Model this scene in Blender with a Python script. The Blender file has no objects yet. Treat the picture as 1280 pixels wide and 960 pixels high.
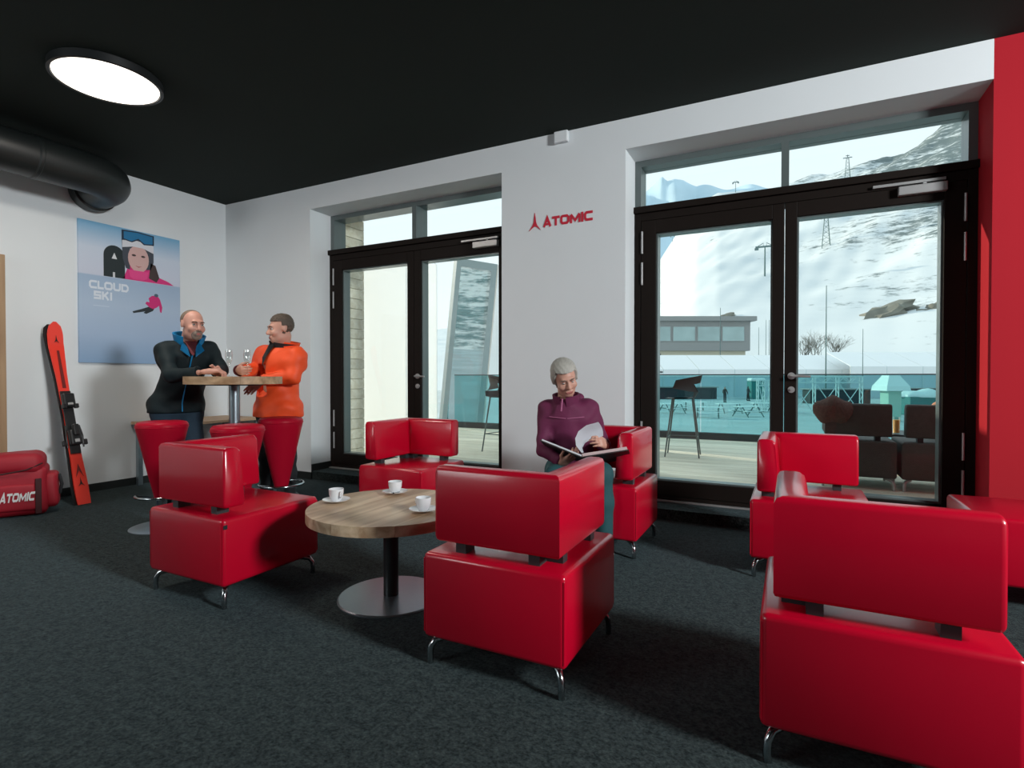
import bpy, bmesh, math, random
import numpy as np
from mathutils import Vector, Matrix
random.seed(7); rng = np.random.default_rng(7)
PI = math.pi
scene = bpy.context.scene
COL = scene.collection

# ---------------------------------------------------------------- camera, sky, lights, exposure
cd = bpy.data.cameras.new('camera'); cam = bpy.data.objects.new('camera', cd); COL.objects.link(cam)
cam.location = (6.02, -4.31, 1.11); cam.rotation_euler = (PI/2 - 0.0132, 0, 0.4696)
cd.sensor_width = 36; cd.lens = 36*685.2/1280; cd.clip_end = 6000; cd.clip_start = .05
scene.camera = cam
vs = scene.view_settings
scene.display_settings.display_device = 'sRGB'
vs.view_transform = 'Standard'; vs.look = 'None'; vs.gamma = 1; vs.use_curve_mapping = False
vs.exposure = 0.0
w = bpy.data.worlds.new('sky'); scene.world = w; w.use_nodes = True
nt = w.node_tree; nt.nodes.clear()
wo = nt.nodes.new('ShaderNodeOutputWorld'); bg = nt.nodes.new('ShaderNodeBackground')
tc = nt.nodes.new('ShaderNodeTexCoord'); sx = nt.nodes.new('ShaderNodeSeparateXYZ')
rp = nt.nodes.new('ShaderNodeValToRGB')
rp.color_ramp.elements[0].position = 0.0; rp.color_ramp.elements[0].color = (.88, .94, .95, 1)
rp.color_ramp.elements[1].position = 0.75; rp.color_ramp.elements[1].color = (.66, .82, .90, 1)
nt.links.new(tc.outputs['Generated'], sx.inputs[0]); nt.links.new(sx.outputs['Z'], rp.inputs[0])
nt.links.new(rp.outputs[0], bg.inputs[0]); bg.inputs[1].default_value = 1.22
nt.links.new(bg.outputs[0], wo.inputs[0])
sd = bpy.data.lights.new('sun', 'SUN'); sun = bpy.data.objects.new('sun', sd); COL.objects.link(sun)
sd.energy = 4.2; sd.color = (1, .88, .70); sd.angle = .009
sun.rotation_euler = Vector((-3.0, 1.0, 1.0)).to_track_quat('Z', 'Y').to_euler()
def area(name, loc, target, size, power, color=(1, 1, 1), sy=None):
    l = bpy.data.lights.new(name, 'AREA'); o = bpy.data.objects.new(name, l); COL.objects.link(o)
    l.energy = power; l.size = size; l.color = color
    if sy: l.shape = 'RECTANGLE'; l.size_y = sy
    o.location = loc
    o.rotation_euler = (Vector(loc) - Vector(target)).to_track_quat('Z', 'Y').to_euler()
    return o
area('fill_light', (1.4, -6.9, 2.7), (4.2, -1.8, .7), 1.8, 85, (.96, .99, 1))  # added out-of-view fill to lift the chair fronts, not a lamp of the room
area('key_light', (10.4, -3.35, 2.75), (2.5, -1.7, 1.1), .8, 365, (.95, .99, 1))

# ---------------------------------------------------------------- materials
def mat(name, col, rough=.5, metal=0., var=0., vscale=8., bump=0., bscale=60., spec=.5, coat=0., emit=None, stretch=None):
    m = bpy.data.materials.new(name); m.use_nodes = True
    n = m.node_tree.nodes; L = m.node_tree.links; b = n['Principled BSDF']
    b.inputs['Base Color'].default_value = (*col, 1); b.inputs['Roughness'].default_value = rough
    b.inputs['Metallic'].default_value = metal; b.inputs['Specular IOR Level'].default_value = spec
    if coat: b.inputs['Coat Weight'].default_value = coat; b.inputs['Coat Roughness'].default_value = .14
    if emit: b.inputs['Emission Color'].default_value = (*emit[0], 1); b.inputs['Emission Strength'].default_value = emit[1]
    t = n.new('ShaderNodeTexCoord'); mp = n.new('ShaderNodeMapping'); L.new(t.outputs['Object'], mp.inputs[0])
    if stretch: mp.inputs['Scale'].default_value = stretch
    if var:
        nz = n.new('ShaderNodeTexNoise'); nz.inputs['Scale'].default_value = vscale; nz.inputs['Detail'].default_value = 6
        L.new(mp.outputs[0], nz.inputs['Vector'])
        mx = n.new('ShaderNodeMix'); mx.data_type = 'RGBA'
        mx.inputs[6].default_value = (*[c*(1-var) for c in col], 1); mx.inputs[7].default_value = (*[min(1, c*(1+var)) for c in col], 1)
        L.new(nz.outputs['Fac'], mx.inputs[0]); L.new(mx.outputs[2], b.inputs['Base Color'])
    if bump:
        nb = n.new('ShaderNodeTexNoise'); nb.inputs['Scale'].default_value = bscale; nb.inputs['Detail'].default_value = 4
        L.new(mp.outputs[0], nb.inputs['Vector'])
        bu = n.new('ShaderNodeBump'); bu.inputs['Strength'].default_value = bump; bu.inputs['Distance'].default_value = .01
        L.new(nb.outputs['Fac'], bu.inputs['Height']); L.new(bu.outputs[0], b.inputs['Normal'])
    return m
def glassmat(name, tint=(.97, .99, .985), refl=.06, rough=0.):
    m = bpy.data.materials.new(name); m.use_nodes = True; n = m.node_tree.nodes; L = m.node_tree.links; n.clear()
    o = n.new('ShaderNodeOutputMaterial'); t = n.new('ShaderNodeBsdfTransparent'); g = n.new('ShaderNodeBsdfGlossy')
    lw = n.new('ShaderNodeLayerWeight'); lw.inputs[0].default_value = .25
    mr = n.new('ShaderNodeMapRange'); mr.inputs[3].default_value = refl; mr.inputs[4].default_value = .5
    pw = n.new('ShaderNodeMath'); pw.operation = 'POWER'; pw.inputs[1].default_value = 3
    mx = n.new('ShaderNodeMixShader'); t.inputs[0].default_value = (*tint, 1); g.inputs[0].default_value = (1, 1, 1, 1); g.inputs[1].default_value = rough
    L.new(lw.outputs['Facing'], pw.inputs[0]); L.new(pw.outputs[0], mr.inputs[0]); L.new(mr.outputs[0], mx.inputs[0])
    L.new(t.outputs[0], mx.inputs[1]); L.new(g.outputs[0], mx.inputs[2]); L.new(mx.outputs[0], o.inputs[0])
    return m
def woodmat(name, c1, c2, axis='Y', scale=6., rough=.55):
    m = mat(name, c1, rough); n = m.node_tree.nodes; L = m.node_tree.links; b = n['Principled BSDF']
    t = n.new('ShaderNodeTexCoord'); mp = n.new('ShaderNodeMapping'); L.new(t.outputs['Object'], mp.inputs[0])
    s = {'X': (.7, 9, 9), 'Y': (9, .7, 9), 'Z': (9, 9, .7)}[axis]; mp.inputs['Scale'].default_value = s
    oi = n.new('ShaderNodeObjectInfo'); ad = n.new('ShaderNodeVectorMath'); ad.operation = 'ADD'
    ml = n.new('ShaderNodeVectorMath'); ml.operation = 'SCALE'; ml.inputs[3].default_value = 37.
    cb = n.new('ShaderNodeCombineXYZ')
    for i in range(3): L.new(oi.outputs['Random'], cb.inputs[i])
    L.new(cb.outputs[0], ml.inputs[0]); L.new(mp.outputs[0], ad.inputs[0]); L.new(ml.outputs[0], ad.inputs[1])
    nz = n.new('ShaderNodeTexNoise'); nz.inputs['Scale'].default_value = scale/3; nz.inputs['Detail'].default_value = 8; nz.inputs['Distortion'].default_value = .6
    L.new(ad.outputs[0], nz.inputs['Vector'])
    r = n.new('ShaderNodeValToRGB'); r.color_ramp.elements[0].position = .33; r.color_ramp.elements[1].position = .68
    r.color_ramp.elements[0].color = (*c1, 1); r.color_ramp.elements[1].color = (*c2, 1)
    L.new(nz.outputs['Fac'], r.inputs[0])
    hs = n.new('ShaderNodeHueSaturation'); L.new(r.outputs[0], hs.inputs['Color'])
    mr = n.new('ShaderNodeMapRange'); mr.inputs[3].default_value = .82; mr.inputs[4].default_value = 1.12
    L.new(oi.outputs['Random'], mr.inputs[0]); L.new(mr.outputs[0], hs.inputs['Value']); L.new(hs.outputs[0], b.inputs['Base Color'])
    return m

def clothmat(name, col):
    m = mat(name, col, .8); n = m.node_tree.nodes; L = m.node_tree.links
    t = n.new('ShaderNodeBsdfTranslucent'); t.inputs[0].default_value = (*col, 1); mx = n.new('ShaderNodeMixShader'); mx.inputs[0].default_value = .6
    L.new(n['Principled BSDF'].outputs[0], mx.inputs[1]); L.new(t.outputs[0], mx.inputs[2]); L.new(mx.outputs[0], n['Material Output'].inputs[0]); return m
M = dict(
 white=mat('white_plaster', (.73, .77, .79), .85, var=.02, vscale=3, bump=.05, bscale=180),
 red_paint=mat('red_paint', (.40, .014, .024), .85, spec=.15, var=.03, vscale=3, bump=.04, bscale=180),
 ceil=mat('ceiling_black', (.0020, .0095, .0060), .95, var=.2, vscale=2),
 base=mat('baseboard_black', (.012, .016, .016), .5),
 frame=mat('frame_dark_brown', (.014, .0105, .009), .5, var=.1, spec=.07),
 frame2=mat('frame_grey', (.10, .125, .125), .3, spec=.6),
 steel=mat('brushed_steel', (.32, .39, .43), .34, .9, var=.12, vscale=20, stretch=(1, 30, 1)),
 chrome=mat('chrome', (.42, .46, .48), .18, 1.),
 silver=mat('silver_anodized', (.42, .42, .42), .4, .5),
 blackm=mat('black_metal', (.012, .014, .015), .4),
 dgrey=mat('dark_grey_plastic', (.03, .035, .038), .45),
 leather=mat('red_leather', (.50, .001, .020), .34, var=.05, vscale=5, bump=.03, bscale=220, spec=.25, coat=.6),
 leather2=mat('red_leather_stool', (.40, .004, .022), .42, var=.06, vscale=5, bump=.04, bscale=220, spec=.12),
 taupe=mat('taupe_wicker', (.055, .048, .042), .7, var=.3, vscale=30, bump=.3, bscale=120),
 duct=mat('duct_black', (.010, .013, .013), .42, var=.2, vscale=4),
 porcelain=mat('white_porcelain', (.78, .80, .82), .2, coat=.3),
 coffee=mat('coffee', (.03, .014, .006), .2),
 oak=woodmat('oak_planks', (.42, .27, .16), (.74, .57, .39), 'Y', 6, .36),
 oaktop=woodmat('oak_bar_top', (.30, .18, .09), (.56, .38, .22), 'X', 6, .5),
 pale=woodmat('pale_oak', (.34, .22, .13), (.46, .32, .21), 'Y', 6, .6),
 larch=woodmat('larch_soffit', (.42, .27, .13), (.60, .42, .24), 'X', 6, .7),
 larch_c=woodmat('larch_cladding', (.70, .62, .48), (.84, .78, .66), 'X', 6, .7),
 deck=woodmat('deck_boards', (.62, .57, .44), (.82, .78, .64), 'X', 6, .75),
 doorwood=woodmat('door_wood', (.30, .19, .10), (.42, .28, .16), 'Z', 6, .5),
 glass=glassmat('window_glass', (.96, .985, .98), .02),
 railglass=glassmat('railing_glass', (.58, .81, .82), .03),
 clear=glassmat('drinking_glass', (.96, .98, .98), .10),
 faceglass=glassmat('facade_glass', (.20, .42, .44), .45),
 skin=mat('skin', (.56, .30, .225), .5, var=.06, vscale=25),
 skin2=mat('skin_ruddy', (.54, .275, .21), .5, var=.06, vscale=25),
 lip=mat('lip', (.42, .14, .12), .45),
 eyew=mat('eye_white', (.55, .53, .5), .3), eyed=mat('eye_dark', (.02, .015, .012), .2),
 brow=mat('eyebrow', (.10, .065, .045), .8),
 hair_short=mat('cropped_grey_hair', (.16, .115, .085), .8, var=.3, vscale=60),
 beard=mat('grey_beard', (.22, .17, .14), .85, var=.3, vscale=90),
 hair_brown=mat('brown_hair', (.085, .062, .045), .6, var=.3, vscale=40, stretch=(1, 6, 1), bump=.4, bscale=90),
 hair_grey=mat('silver_hair', (.40, .39, .35), .55, var=.28, vscale=26, stretch=(5, 1, 1), bump=.4, bscale=90),
 jacket_dark=mat('dark_jacket', (.006, .014, .017), .7, spec=.25, var=.25, vscale=7, bump=.35, bscale=14),
 jacket_blue=mat('bright_blue_lining', (.0, .20, .45), .6),
 maroon=mat('maroon_shirt', (.10, .012, .018), .8),
 jacket_orange=mat('orange_jacket', (.90, .085, .014), .6, var=.12, vscale=6, bump=.35, bscale=12),
 black_cloth=mat('black_cloth', (.012, .013, .016), .8),
 jeans=mat('blue_jeans', (.012, .032, .055), .85, var=.25, vscale=20),
 jeans_teal=mat('teal_jeans', (.012, .075, .085), .8, var=.25, vscale=20),
 burgundy=mat('burgundy_fleece', (.125, .010, .055), .75, var=.15, vscale=10, bump=.3, bscale=18),
 seam=mat('pink_seam', (.42, .12, .24), .7),
 shoe=mat('black_shoe', (.015, .015, .016), .5), sole=mat('white_sole', (.5, .5, .5), .6),
 paper=mat('paper', (.76, .79, .84), .8), bookcover=mat('book_cover', (.035, .028, .028), .5), bookpage=mat('page_block', (.55, .42, .42), .8),
 ski_red=mat('ski_red', (.86, .05, .03), .3, coat=.4), ski_black=mat('ski_black', (.012, .012, .013), .35), ski_dark=mat('ski_print', (.16, .012, .01), .4),
 bag=mat('red_nylon', (.36, .006, .02), .6, var=.12, vscale=6, bump=.35, bscale=10), bag_dark=mat('bag_dark', (.05, .008, .01), .7),
 whiteprint=mat('white_print', (.78, .78, .78), .6), redprint=mat('red_print', (.56, .008, .035), .6),
 lamp=mat('lamp_diffuser', (1, 1, 1), .5, emit=((1, .93, .82), 2.6)),
 snow=mat('snow_ground', (.46, .52, .54), .9, var=.45, vscale=.22),
 tent=mat('tent_white', (.84, .87, .88), .6), tentwall=mat('tent_wall', (.55, .66, .72), .7),
 bld=mat('building_grey', (.30, .31, .31), .8, var=.06), bld2=mat('building_beige', (.62, .58, .46), .8),
 bldglass=mat('building_glass', (.30, .42, .43), .12, .35, var=.35, vscale=.35, spec=.8),
 sail=clothmat('white_screen_fabric', (.93, .93, .93)), wing=mat('white_facade', (.93, .93, .94), .8), wgrey=mat('facade_frame_grey', (.30, .36, .37), .4),
 pyl=mat('pylon_steel', (.12, .19, .19), .6), truss=mat('truss_alu', (.62, .70, .72), .4, .3),
 teal=mat('teal_box', (.02, .20, .20), .6), darkbox=mat('dark_box', (.02, .03, .04), .7),
 rock=mat('rock', (.20, .20, .17), .9, var=.35, vscale=.4, bump=.8, bscale=.6),
 twig=mat('twig', (.13, .12, .09), .9), brownplastic=mat('brown_shell', (.075, .050, .045), .45),
 fur=mat('brown_fur', (.10, .05, .04), .9, var=.45, vscale=50, bump=.8, bscale=70),
 juice=mat('orange_juice', (.80, .42, .10), .4), peach=mat('peach_fabric', (.62, .26, .13), .7),
)
def carpet_mat():
    m = mat('carpet', (.02, .026, .028), .95, spec=.2); n = m.node_tree.nodes; L = m.node_tree.links; b = n['Principled BSDF']
    t = n.new('ShaderNodeTexCoord')
    a = n.new('ShaderNodeTexNoise'); a.inputs['Scale'].default_value = 75; a.inputs['Detail'].default_value = 7; a.inputs['Roughness'].default_value = .75
    c = n.new('ShaderNodeTexNoise'); c.inputs['Scale'].default_value = 26; c.inputs['Detail'].default_value = 4
    L.new(t.outputs['Object'], a.inputs['Vector']); L.new(t.outputs['Object'], c.inputs['Vector'])
    ad = n.new('ShaderNodeMath'); ad.operation = 'MULTIPLY_ADD'; ad.inputs[1].default_value = .35; L.new(c.outputs['Fac'], ad.inputs[0]); L.new(a.outputs['Fac'], ad.inputs[2])
    r = n.new('ShaderNodeValToRGB'); r.color_ramp.elements[0].position = .56; r.color_ramp.elements[1].position = .86
    r.color_ramp.elements[0].color = (.003, .0062, .006, 1); r.color_ramp.elements[1].color = (.052, .070, .068, 1)
    L.new(ad.outputs[0], r.inputs[0]); L.new(r.outputs[0], b.inputs['Base Color'])
    bu = n.new('ShaderNodeBump'); bu.inputs['Strength'].default_value = .8; bu.inputs['Distance'].default_value = .006
    b.inputs['Sheen Weight'].default_value = .11; b.inputs['Sheen Roughness'].default_value = .3; b.inputs['Sheen Tint'].default_value = (.55, .85, 1, 1)
    L.new(a.outputs['Fac'], bu.inputs['Height']); L.new(bu.outputs[0], b.inputs['Normal'])
    return m
M['carpet'] = carpet_mat()

# ---------------------------------------------------------------- mesh helpers
def link(name, me, m=None, parent=None, loc=None, rot=None):
    o = bpy.data.objects.new(name, me); COL.objects.link(o)
    if m is not None and me is not None and not me.materials:
        for q in (m if isinstance(m, (list, tuple)) else [m]): me.materials.append(q)
    if parent is not None: o.parent = parent
    if loc is not None: o.location = loc
    if rot is not None: o.rotation_euler = rot
    return o
def obj(name, bm, m, parent=None, loc=None, rot=None, smooth=False):
    me = bpy.data.meshes.new(name); bm.normal_update(); bm.to_mesh(me); bm.free()
    if smooth: shade(me, 40 if smooth is True else smooth)
    return link(name, me, m, parent, loc, rot)
def shade(me, ang=40):
    me.polygons.foreach_set('use_smooth', [True]*len(me.polygons))
    try: me.set_sharp_from_angle(angle=math.radians(ang))
    except Exception: pass
def thing(name, label, cat, loc=(0, 0, 0), rotz=0, group=None):
    o = bpy.data.objects.new(name, None); COL.objects.link(o); o.empty_display_size = .1
    o.location = loc; o.rotation_euler = (0, 0, rotz); return tag(o, label, cat, group)
def tag(o, label, cat, group=None):
    o['label'] = label; o['category'] = cat
    if group: o['group'] = group
    return o
def struct(name, bm=None, m=None, loc=None):
    if bm is None:
        o = bpy.data.objects.new(name, None); COL.objects.link(o)
        if loc: o.location = loc
    else: o = obj(name, bm, m)
    o['kind'] = 'structure'; return o
def copy_tree(o, parent=None):
    c = o.copy(); COL.objects.link(c); c.parent = parent
    for ch in list(o.children): copy_tree(ch, c)
    return c
def bx(bm, x0, x1, y0, y1, z0, z1, bev=0, seg=2):
    r = bmesh.ops.create_cube(bm, size=1)
    for v in r['verts']:
        v.co = Vector(((x0+x1)/2 + v.co.x*(x1-x0), (y0+y1)/2 + v.co.y*(y1-y0), (z0+z1)/2 + v.co.z*(z1-z0)))
    if bev:
        es = list({e for v in r['verts'] for e in v.link_edges})
        bmesh.ops.bevel(bm, geom=es, offset=bev, segments=seg, profile=.5, affect='EDGES')
    return bm
def B(*a, **k): return bx(bmesh.new(), *a, **k)
def tube(pts, rad, n=10, bm=None, caps=True):
    bm = bm or bmesh.new(); P = [Vector(p) for p in pts]; R = rad if isinstance(rad, (list, tuple)) else [rad]*len(P)
    rings = []; up = None
    for i, p in enumerate(P):
        t = (P[min(i+1, len(P)-1)] - P[max(i-1, 0)]).normalized()
        if up is None: up = t.orthogonal().normalized()
        up = (up - t*up.dot(t)).normalized(); s = t.cross(up)
        rings.append([bm.verts.new(p + (up*math.cos(2*PI*k/n) + s*math.sin(2*PI*k/n))*R[i]) for k in range(n)])
    for a, b in zip(rings, rings[1:]):
        for k in range(n): bm.faces.new((a[k], a[(k+1) % n], b[(k+1) % n], b[k]))
    if caps: bm.faces.new(rings[0][::-1]); bm.faces.new(rings[-1])
    return bm
def lathe(prof, n=32, bm=None, c=(0, 0)):
    bm = bm or bmesh.new(); rings = []
    for r, z in prof:
        if r < 1e-6: rings.append([bm.verts.new((c[0], c[1], z))])
        else: rings.append([bm.verts.new((c[0]+r*math.cos(2*PI*k/n), c[1]+r*math.sin(2*PI*k/n), z)) for k in range(n)])
    for a, b in zip(rings, rings[1:]):
        for k in range(n):
            f = [a[k % len(a)], a[(k+1) % len(a)], b[(k+1) % len(b)], b[k % len(b)]]
            f = list(dict.fromkeys(f))
            if len(f) > 2:
                try: bm.faces.new(f)
                except ValueError: pass
    bmesh.ops.recalc_face_normals(bm, faces=bm.faces[:]); return bm
def prism(poly, h, bm=None, f=lambda x, y, z: (x, y, z), z0=0.):
    """extrude a 2-D outline; f maps (u, v, depth) into the object"""
    bm = bm or bmesh.new()
    a = [bm.verts.new(f(x, y, z0)) for x, y in poly]; b = [bm.verts.new(f(x, y, z0+h)) for x, y in poly]
    n = len(poly)
    bm.faces.new(a[::-1]); bm.faces.new(b)
    for k in range(n): bm.faces.new((a[k], a[(k+1) % n], b[(k+1) % n], b[k]))
    bmesh.ops.recalc_face_normals(bm, faces=bm.faces[:]); return bm
def arc(c, r, a0, a1, n): return [(c[0]+r*math.cos(math.radians(a0+(a1-a0)*i/n)), c[1]+r*math.sin(math.radians(a0+(a1-a0)*i/n))) for i in range(n+1)]
def ellipse(c, rx, ry, n=28): return [(c[0]+rx*math.cos(2*PI*i/n), c[1]+ry*math.sin(2*PI*i/n)) for i in range(n)]
def stroke(path, t, closed=False):
    P = [Vector((x, y)) for x, y in path]; n = len(P); L = []; R = []
    for i in range(n):
        pr = P[i-1] if (i > 0 or closed) else None; nx = P[(i+1) % n] if (i < n-1 or closed) else None
        d1 = (P[i]-pr).normalized() if pr is not None else None; d2 = (nx-P[i]).normalized() if nx is not None else None
        d1 = d1 or d2; d2 = d2 or d1
        nn = Vector((-d1.y-d2.y, d1.x+d2.x)).normalized(); k = t/2/max(.35, nn.dot(Vector((-d1.y, d1.x))))
        L.append(P[i]+nn*k); R.append(P[i]-nn*k)
    return L, R
def stroke_mesh(bm, path, t, h, f, closed=False, z0=0.):
    L, R = stroke(path, t, closed); n = len(L)
    vs_ = [[bm.verts.new(f(p.x, p.y, z0+d)) for p in S] for S in (L, R) for d in (0, h)]
    l0, l1, r0, r1 = vs_
    for i in range(n if closed else n-1):
        j = (i+1) % n
        for q in ((l1[i], l1[j], r1[j], r1[i]), (r0[i], r0[j], l0[j], l0[i]), (l0[i], l0[j], l1[j], l1[i]), (r1[i], r1[j], r0[j], r0[i])): bm.faces.new(q)
    if not closed:
        bm.faces.new((l0[0], l1[0], r1[0], r0[0])); bm.faces.new((r0[-1], r1[-1], l1[-1], l0[-1]))
# wide block letters, cap height 1, strokes as centre lines: width, [(path, closed)]
T_ = .26
h_ = T_/2
LET = {
 'A': (1.12, [([(h_*.9, 0), (.56, 1-h_*.4), (1.12-h_*.9, 0)], 0), ([(.26, .27), (.86, .27)], 0)]),
 'T': (1.0, [([(0, 1-h_), (1.0, 1-h_)], 0), ([(.5, 0), (.5, 1-T_)], 0)]),
 'O': (1.18, [([(h_+.16, h_), (1.18-h_-.16, h_), (1.18-h_, h_+.16), (1.18-h_, 1-h_-.16), (1.18-h_-.16, 1-h_), (h_+.16, 1-h_), (h_, 1-h_-.16), (h_, h_+.16)], 1)]),
 'M': (1.34, [([(h_, 0), (h_, 1-h_)], 0), ([(1.34-h_, 0), (1.34-h_, 1-h_)], 0), ([(h_, 1-h_*.8), (.67, .25), (1.34-h_, 1-h_*.8)], 0)]),
 'I': (.27, [([(h_, 0), (h_, 1)], 0)]),
 'C': (1.08, [([(1.08, h_), (h_+.16, h_), (h_, h_+.16), (h_, 1-h_-.16), (h_+.16, 1-h_), (1.08, 1-h_)], 0)]),
 'L': (.86, [([(h_, 1), (h_, h_), (.86, h_)], 0)]),
 'U': (1.1, [([(h_, 1), (h_, h_+.16), (h_+.16, h_), (1.1-h_-.16, h_), (1.1-h_, h_+.16), (1.1-h_, 1)], 0)]),
 'D': (1.1, [([(h_, h_), (1.1-h_-.22, h_), (1.1-h_, h_+.22), (1.1-h_, 1-h_-.22), (1.1-h_-.22, 1-h_), (h_, 1-h_)], 1)]),
 'S': (1.0, [([(0, h_), (1-h_, h_), (1-h_, .5), (h_, .5), (h_, 1-h_), (1.0, 1-h_)], 0)]),
 'K': (1.04, [([(h_, 0), (h_, 1)], 0), ([(.2, .42), (.86, 1.0)], 0), ([(.42, .58), (.90, 0)], 0)]),
}
def word(text, x0, y0, H, f, h, mtl, parent, squeeze=1., gap=.12, shear=0., name='letter'):
    x = x0; outs = []
    for ch in text:
        wd, strokes = LET[ch]; bm = bmesh.new()
        g = lambda u, v, d, x=x: f(x+(u*squeeze+v*shear)*H, y0+v*H, d)
        for i, (p, cl) in enumerate(strokes): stroke_mesh(bm, p, T_ if not (ch in 'AMK' and i != 0 and ch != 'K') else T_*.85, h, g, bool(cl), z0=i*h*.04)
        bmesh.ops.recalc_face_normals(bm, faces=bm.faces[:])
        outs.append(obj(name, bm, mtl, parent)); x += (wd*squeeze+gap)*H
    return x
def word_len(text, H, squeeze=1., gap=.12): return sum((LET[c][0]*squeeze+gap)*H for c in text)-gap*H
EMB = [(.0, 1.0), (.05, .70), (.085, .45), (.16, .28), (.40, -.02), (.36, .0), (.12, .17), (0, .22), (-.12, .17), (-.36, .0), (-.40, -.02), (-.16, .28), (-.085, .45), (-.05, .70)]

# ---------------------------------------------------------------- room shell
A1, B1, A2, B2, TOP, H = 1.387, 3.73, 4.844, 7.111, 2.918, 3.16
OUT = .50
bm = bmesh.new()
for a in ((-.25, A1, 0, OUT, 0, H), (A1, B1, 0, OUT, TOP, H), (B1, A2, 0, OUT, 0, H), (A2, B2, 0, OUT, TOP, H)): bx(bm, *a)
struct('wall_back', bm, M['white'])
struct('wall_back_red', B(B2, 11.2, 0, OUT, 0, H), M['red_paint'])
struct('wall_left', B(-.25, 0, -8.2, 0, 0, H), M['white'])
struct('wall_right', B(11, 11.2, -8.2, 0, 0, H), M['red_paint'])
struct('wall_front', B(-.25, 11.2, -8.4, -8.2, 0, H), M['dgrey'])
struct('ceiling', B(-.25, 11.2, -8.4, OUT, H, H+.3), M['ceil'])
struct('floor', B(-.25, 11.2, -8.4, OUT, -.2, 0), M['carpet'])
struct('baseboard_left', B(0, .014, -2.05, 0, 0, .075), M['base'])
bm = bmesh.new()
bx(bm, .014, A1+.012, -.014, 0, 0, .075); bx(bm, A1, A1+.012, 0, .28, 0, .16); bx(bm, B1-.012, A2+.012, -.014, 0, 0, .075)
struct('baseboard_back', bm, M['base'])
# wooden door in the left wall, only its frame edge is in view
d = struct('door_3')
obj('door_frame', B(0, .05, -2.19, -2.087, 0, 2.15, .004), M['doorwood'], d)
obj('door_frame', B(0, .05, -3.2, -3.1, 0, 2.15, .004), M['doorwood'], d)
obj('door_frame', B(0, .05, -3.1, -2.19, 2.05, 2.15, .004), M['doorwood'], d)
obj('door_panel', B(0, .03, -3.095, -2.195, .005, 2.045), M['doorwood'], d)

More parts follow.
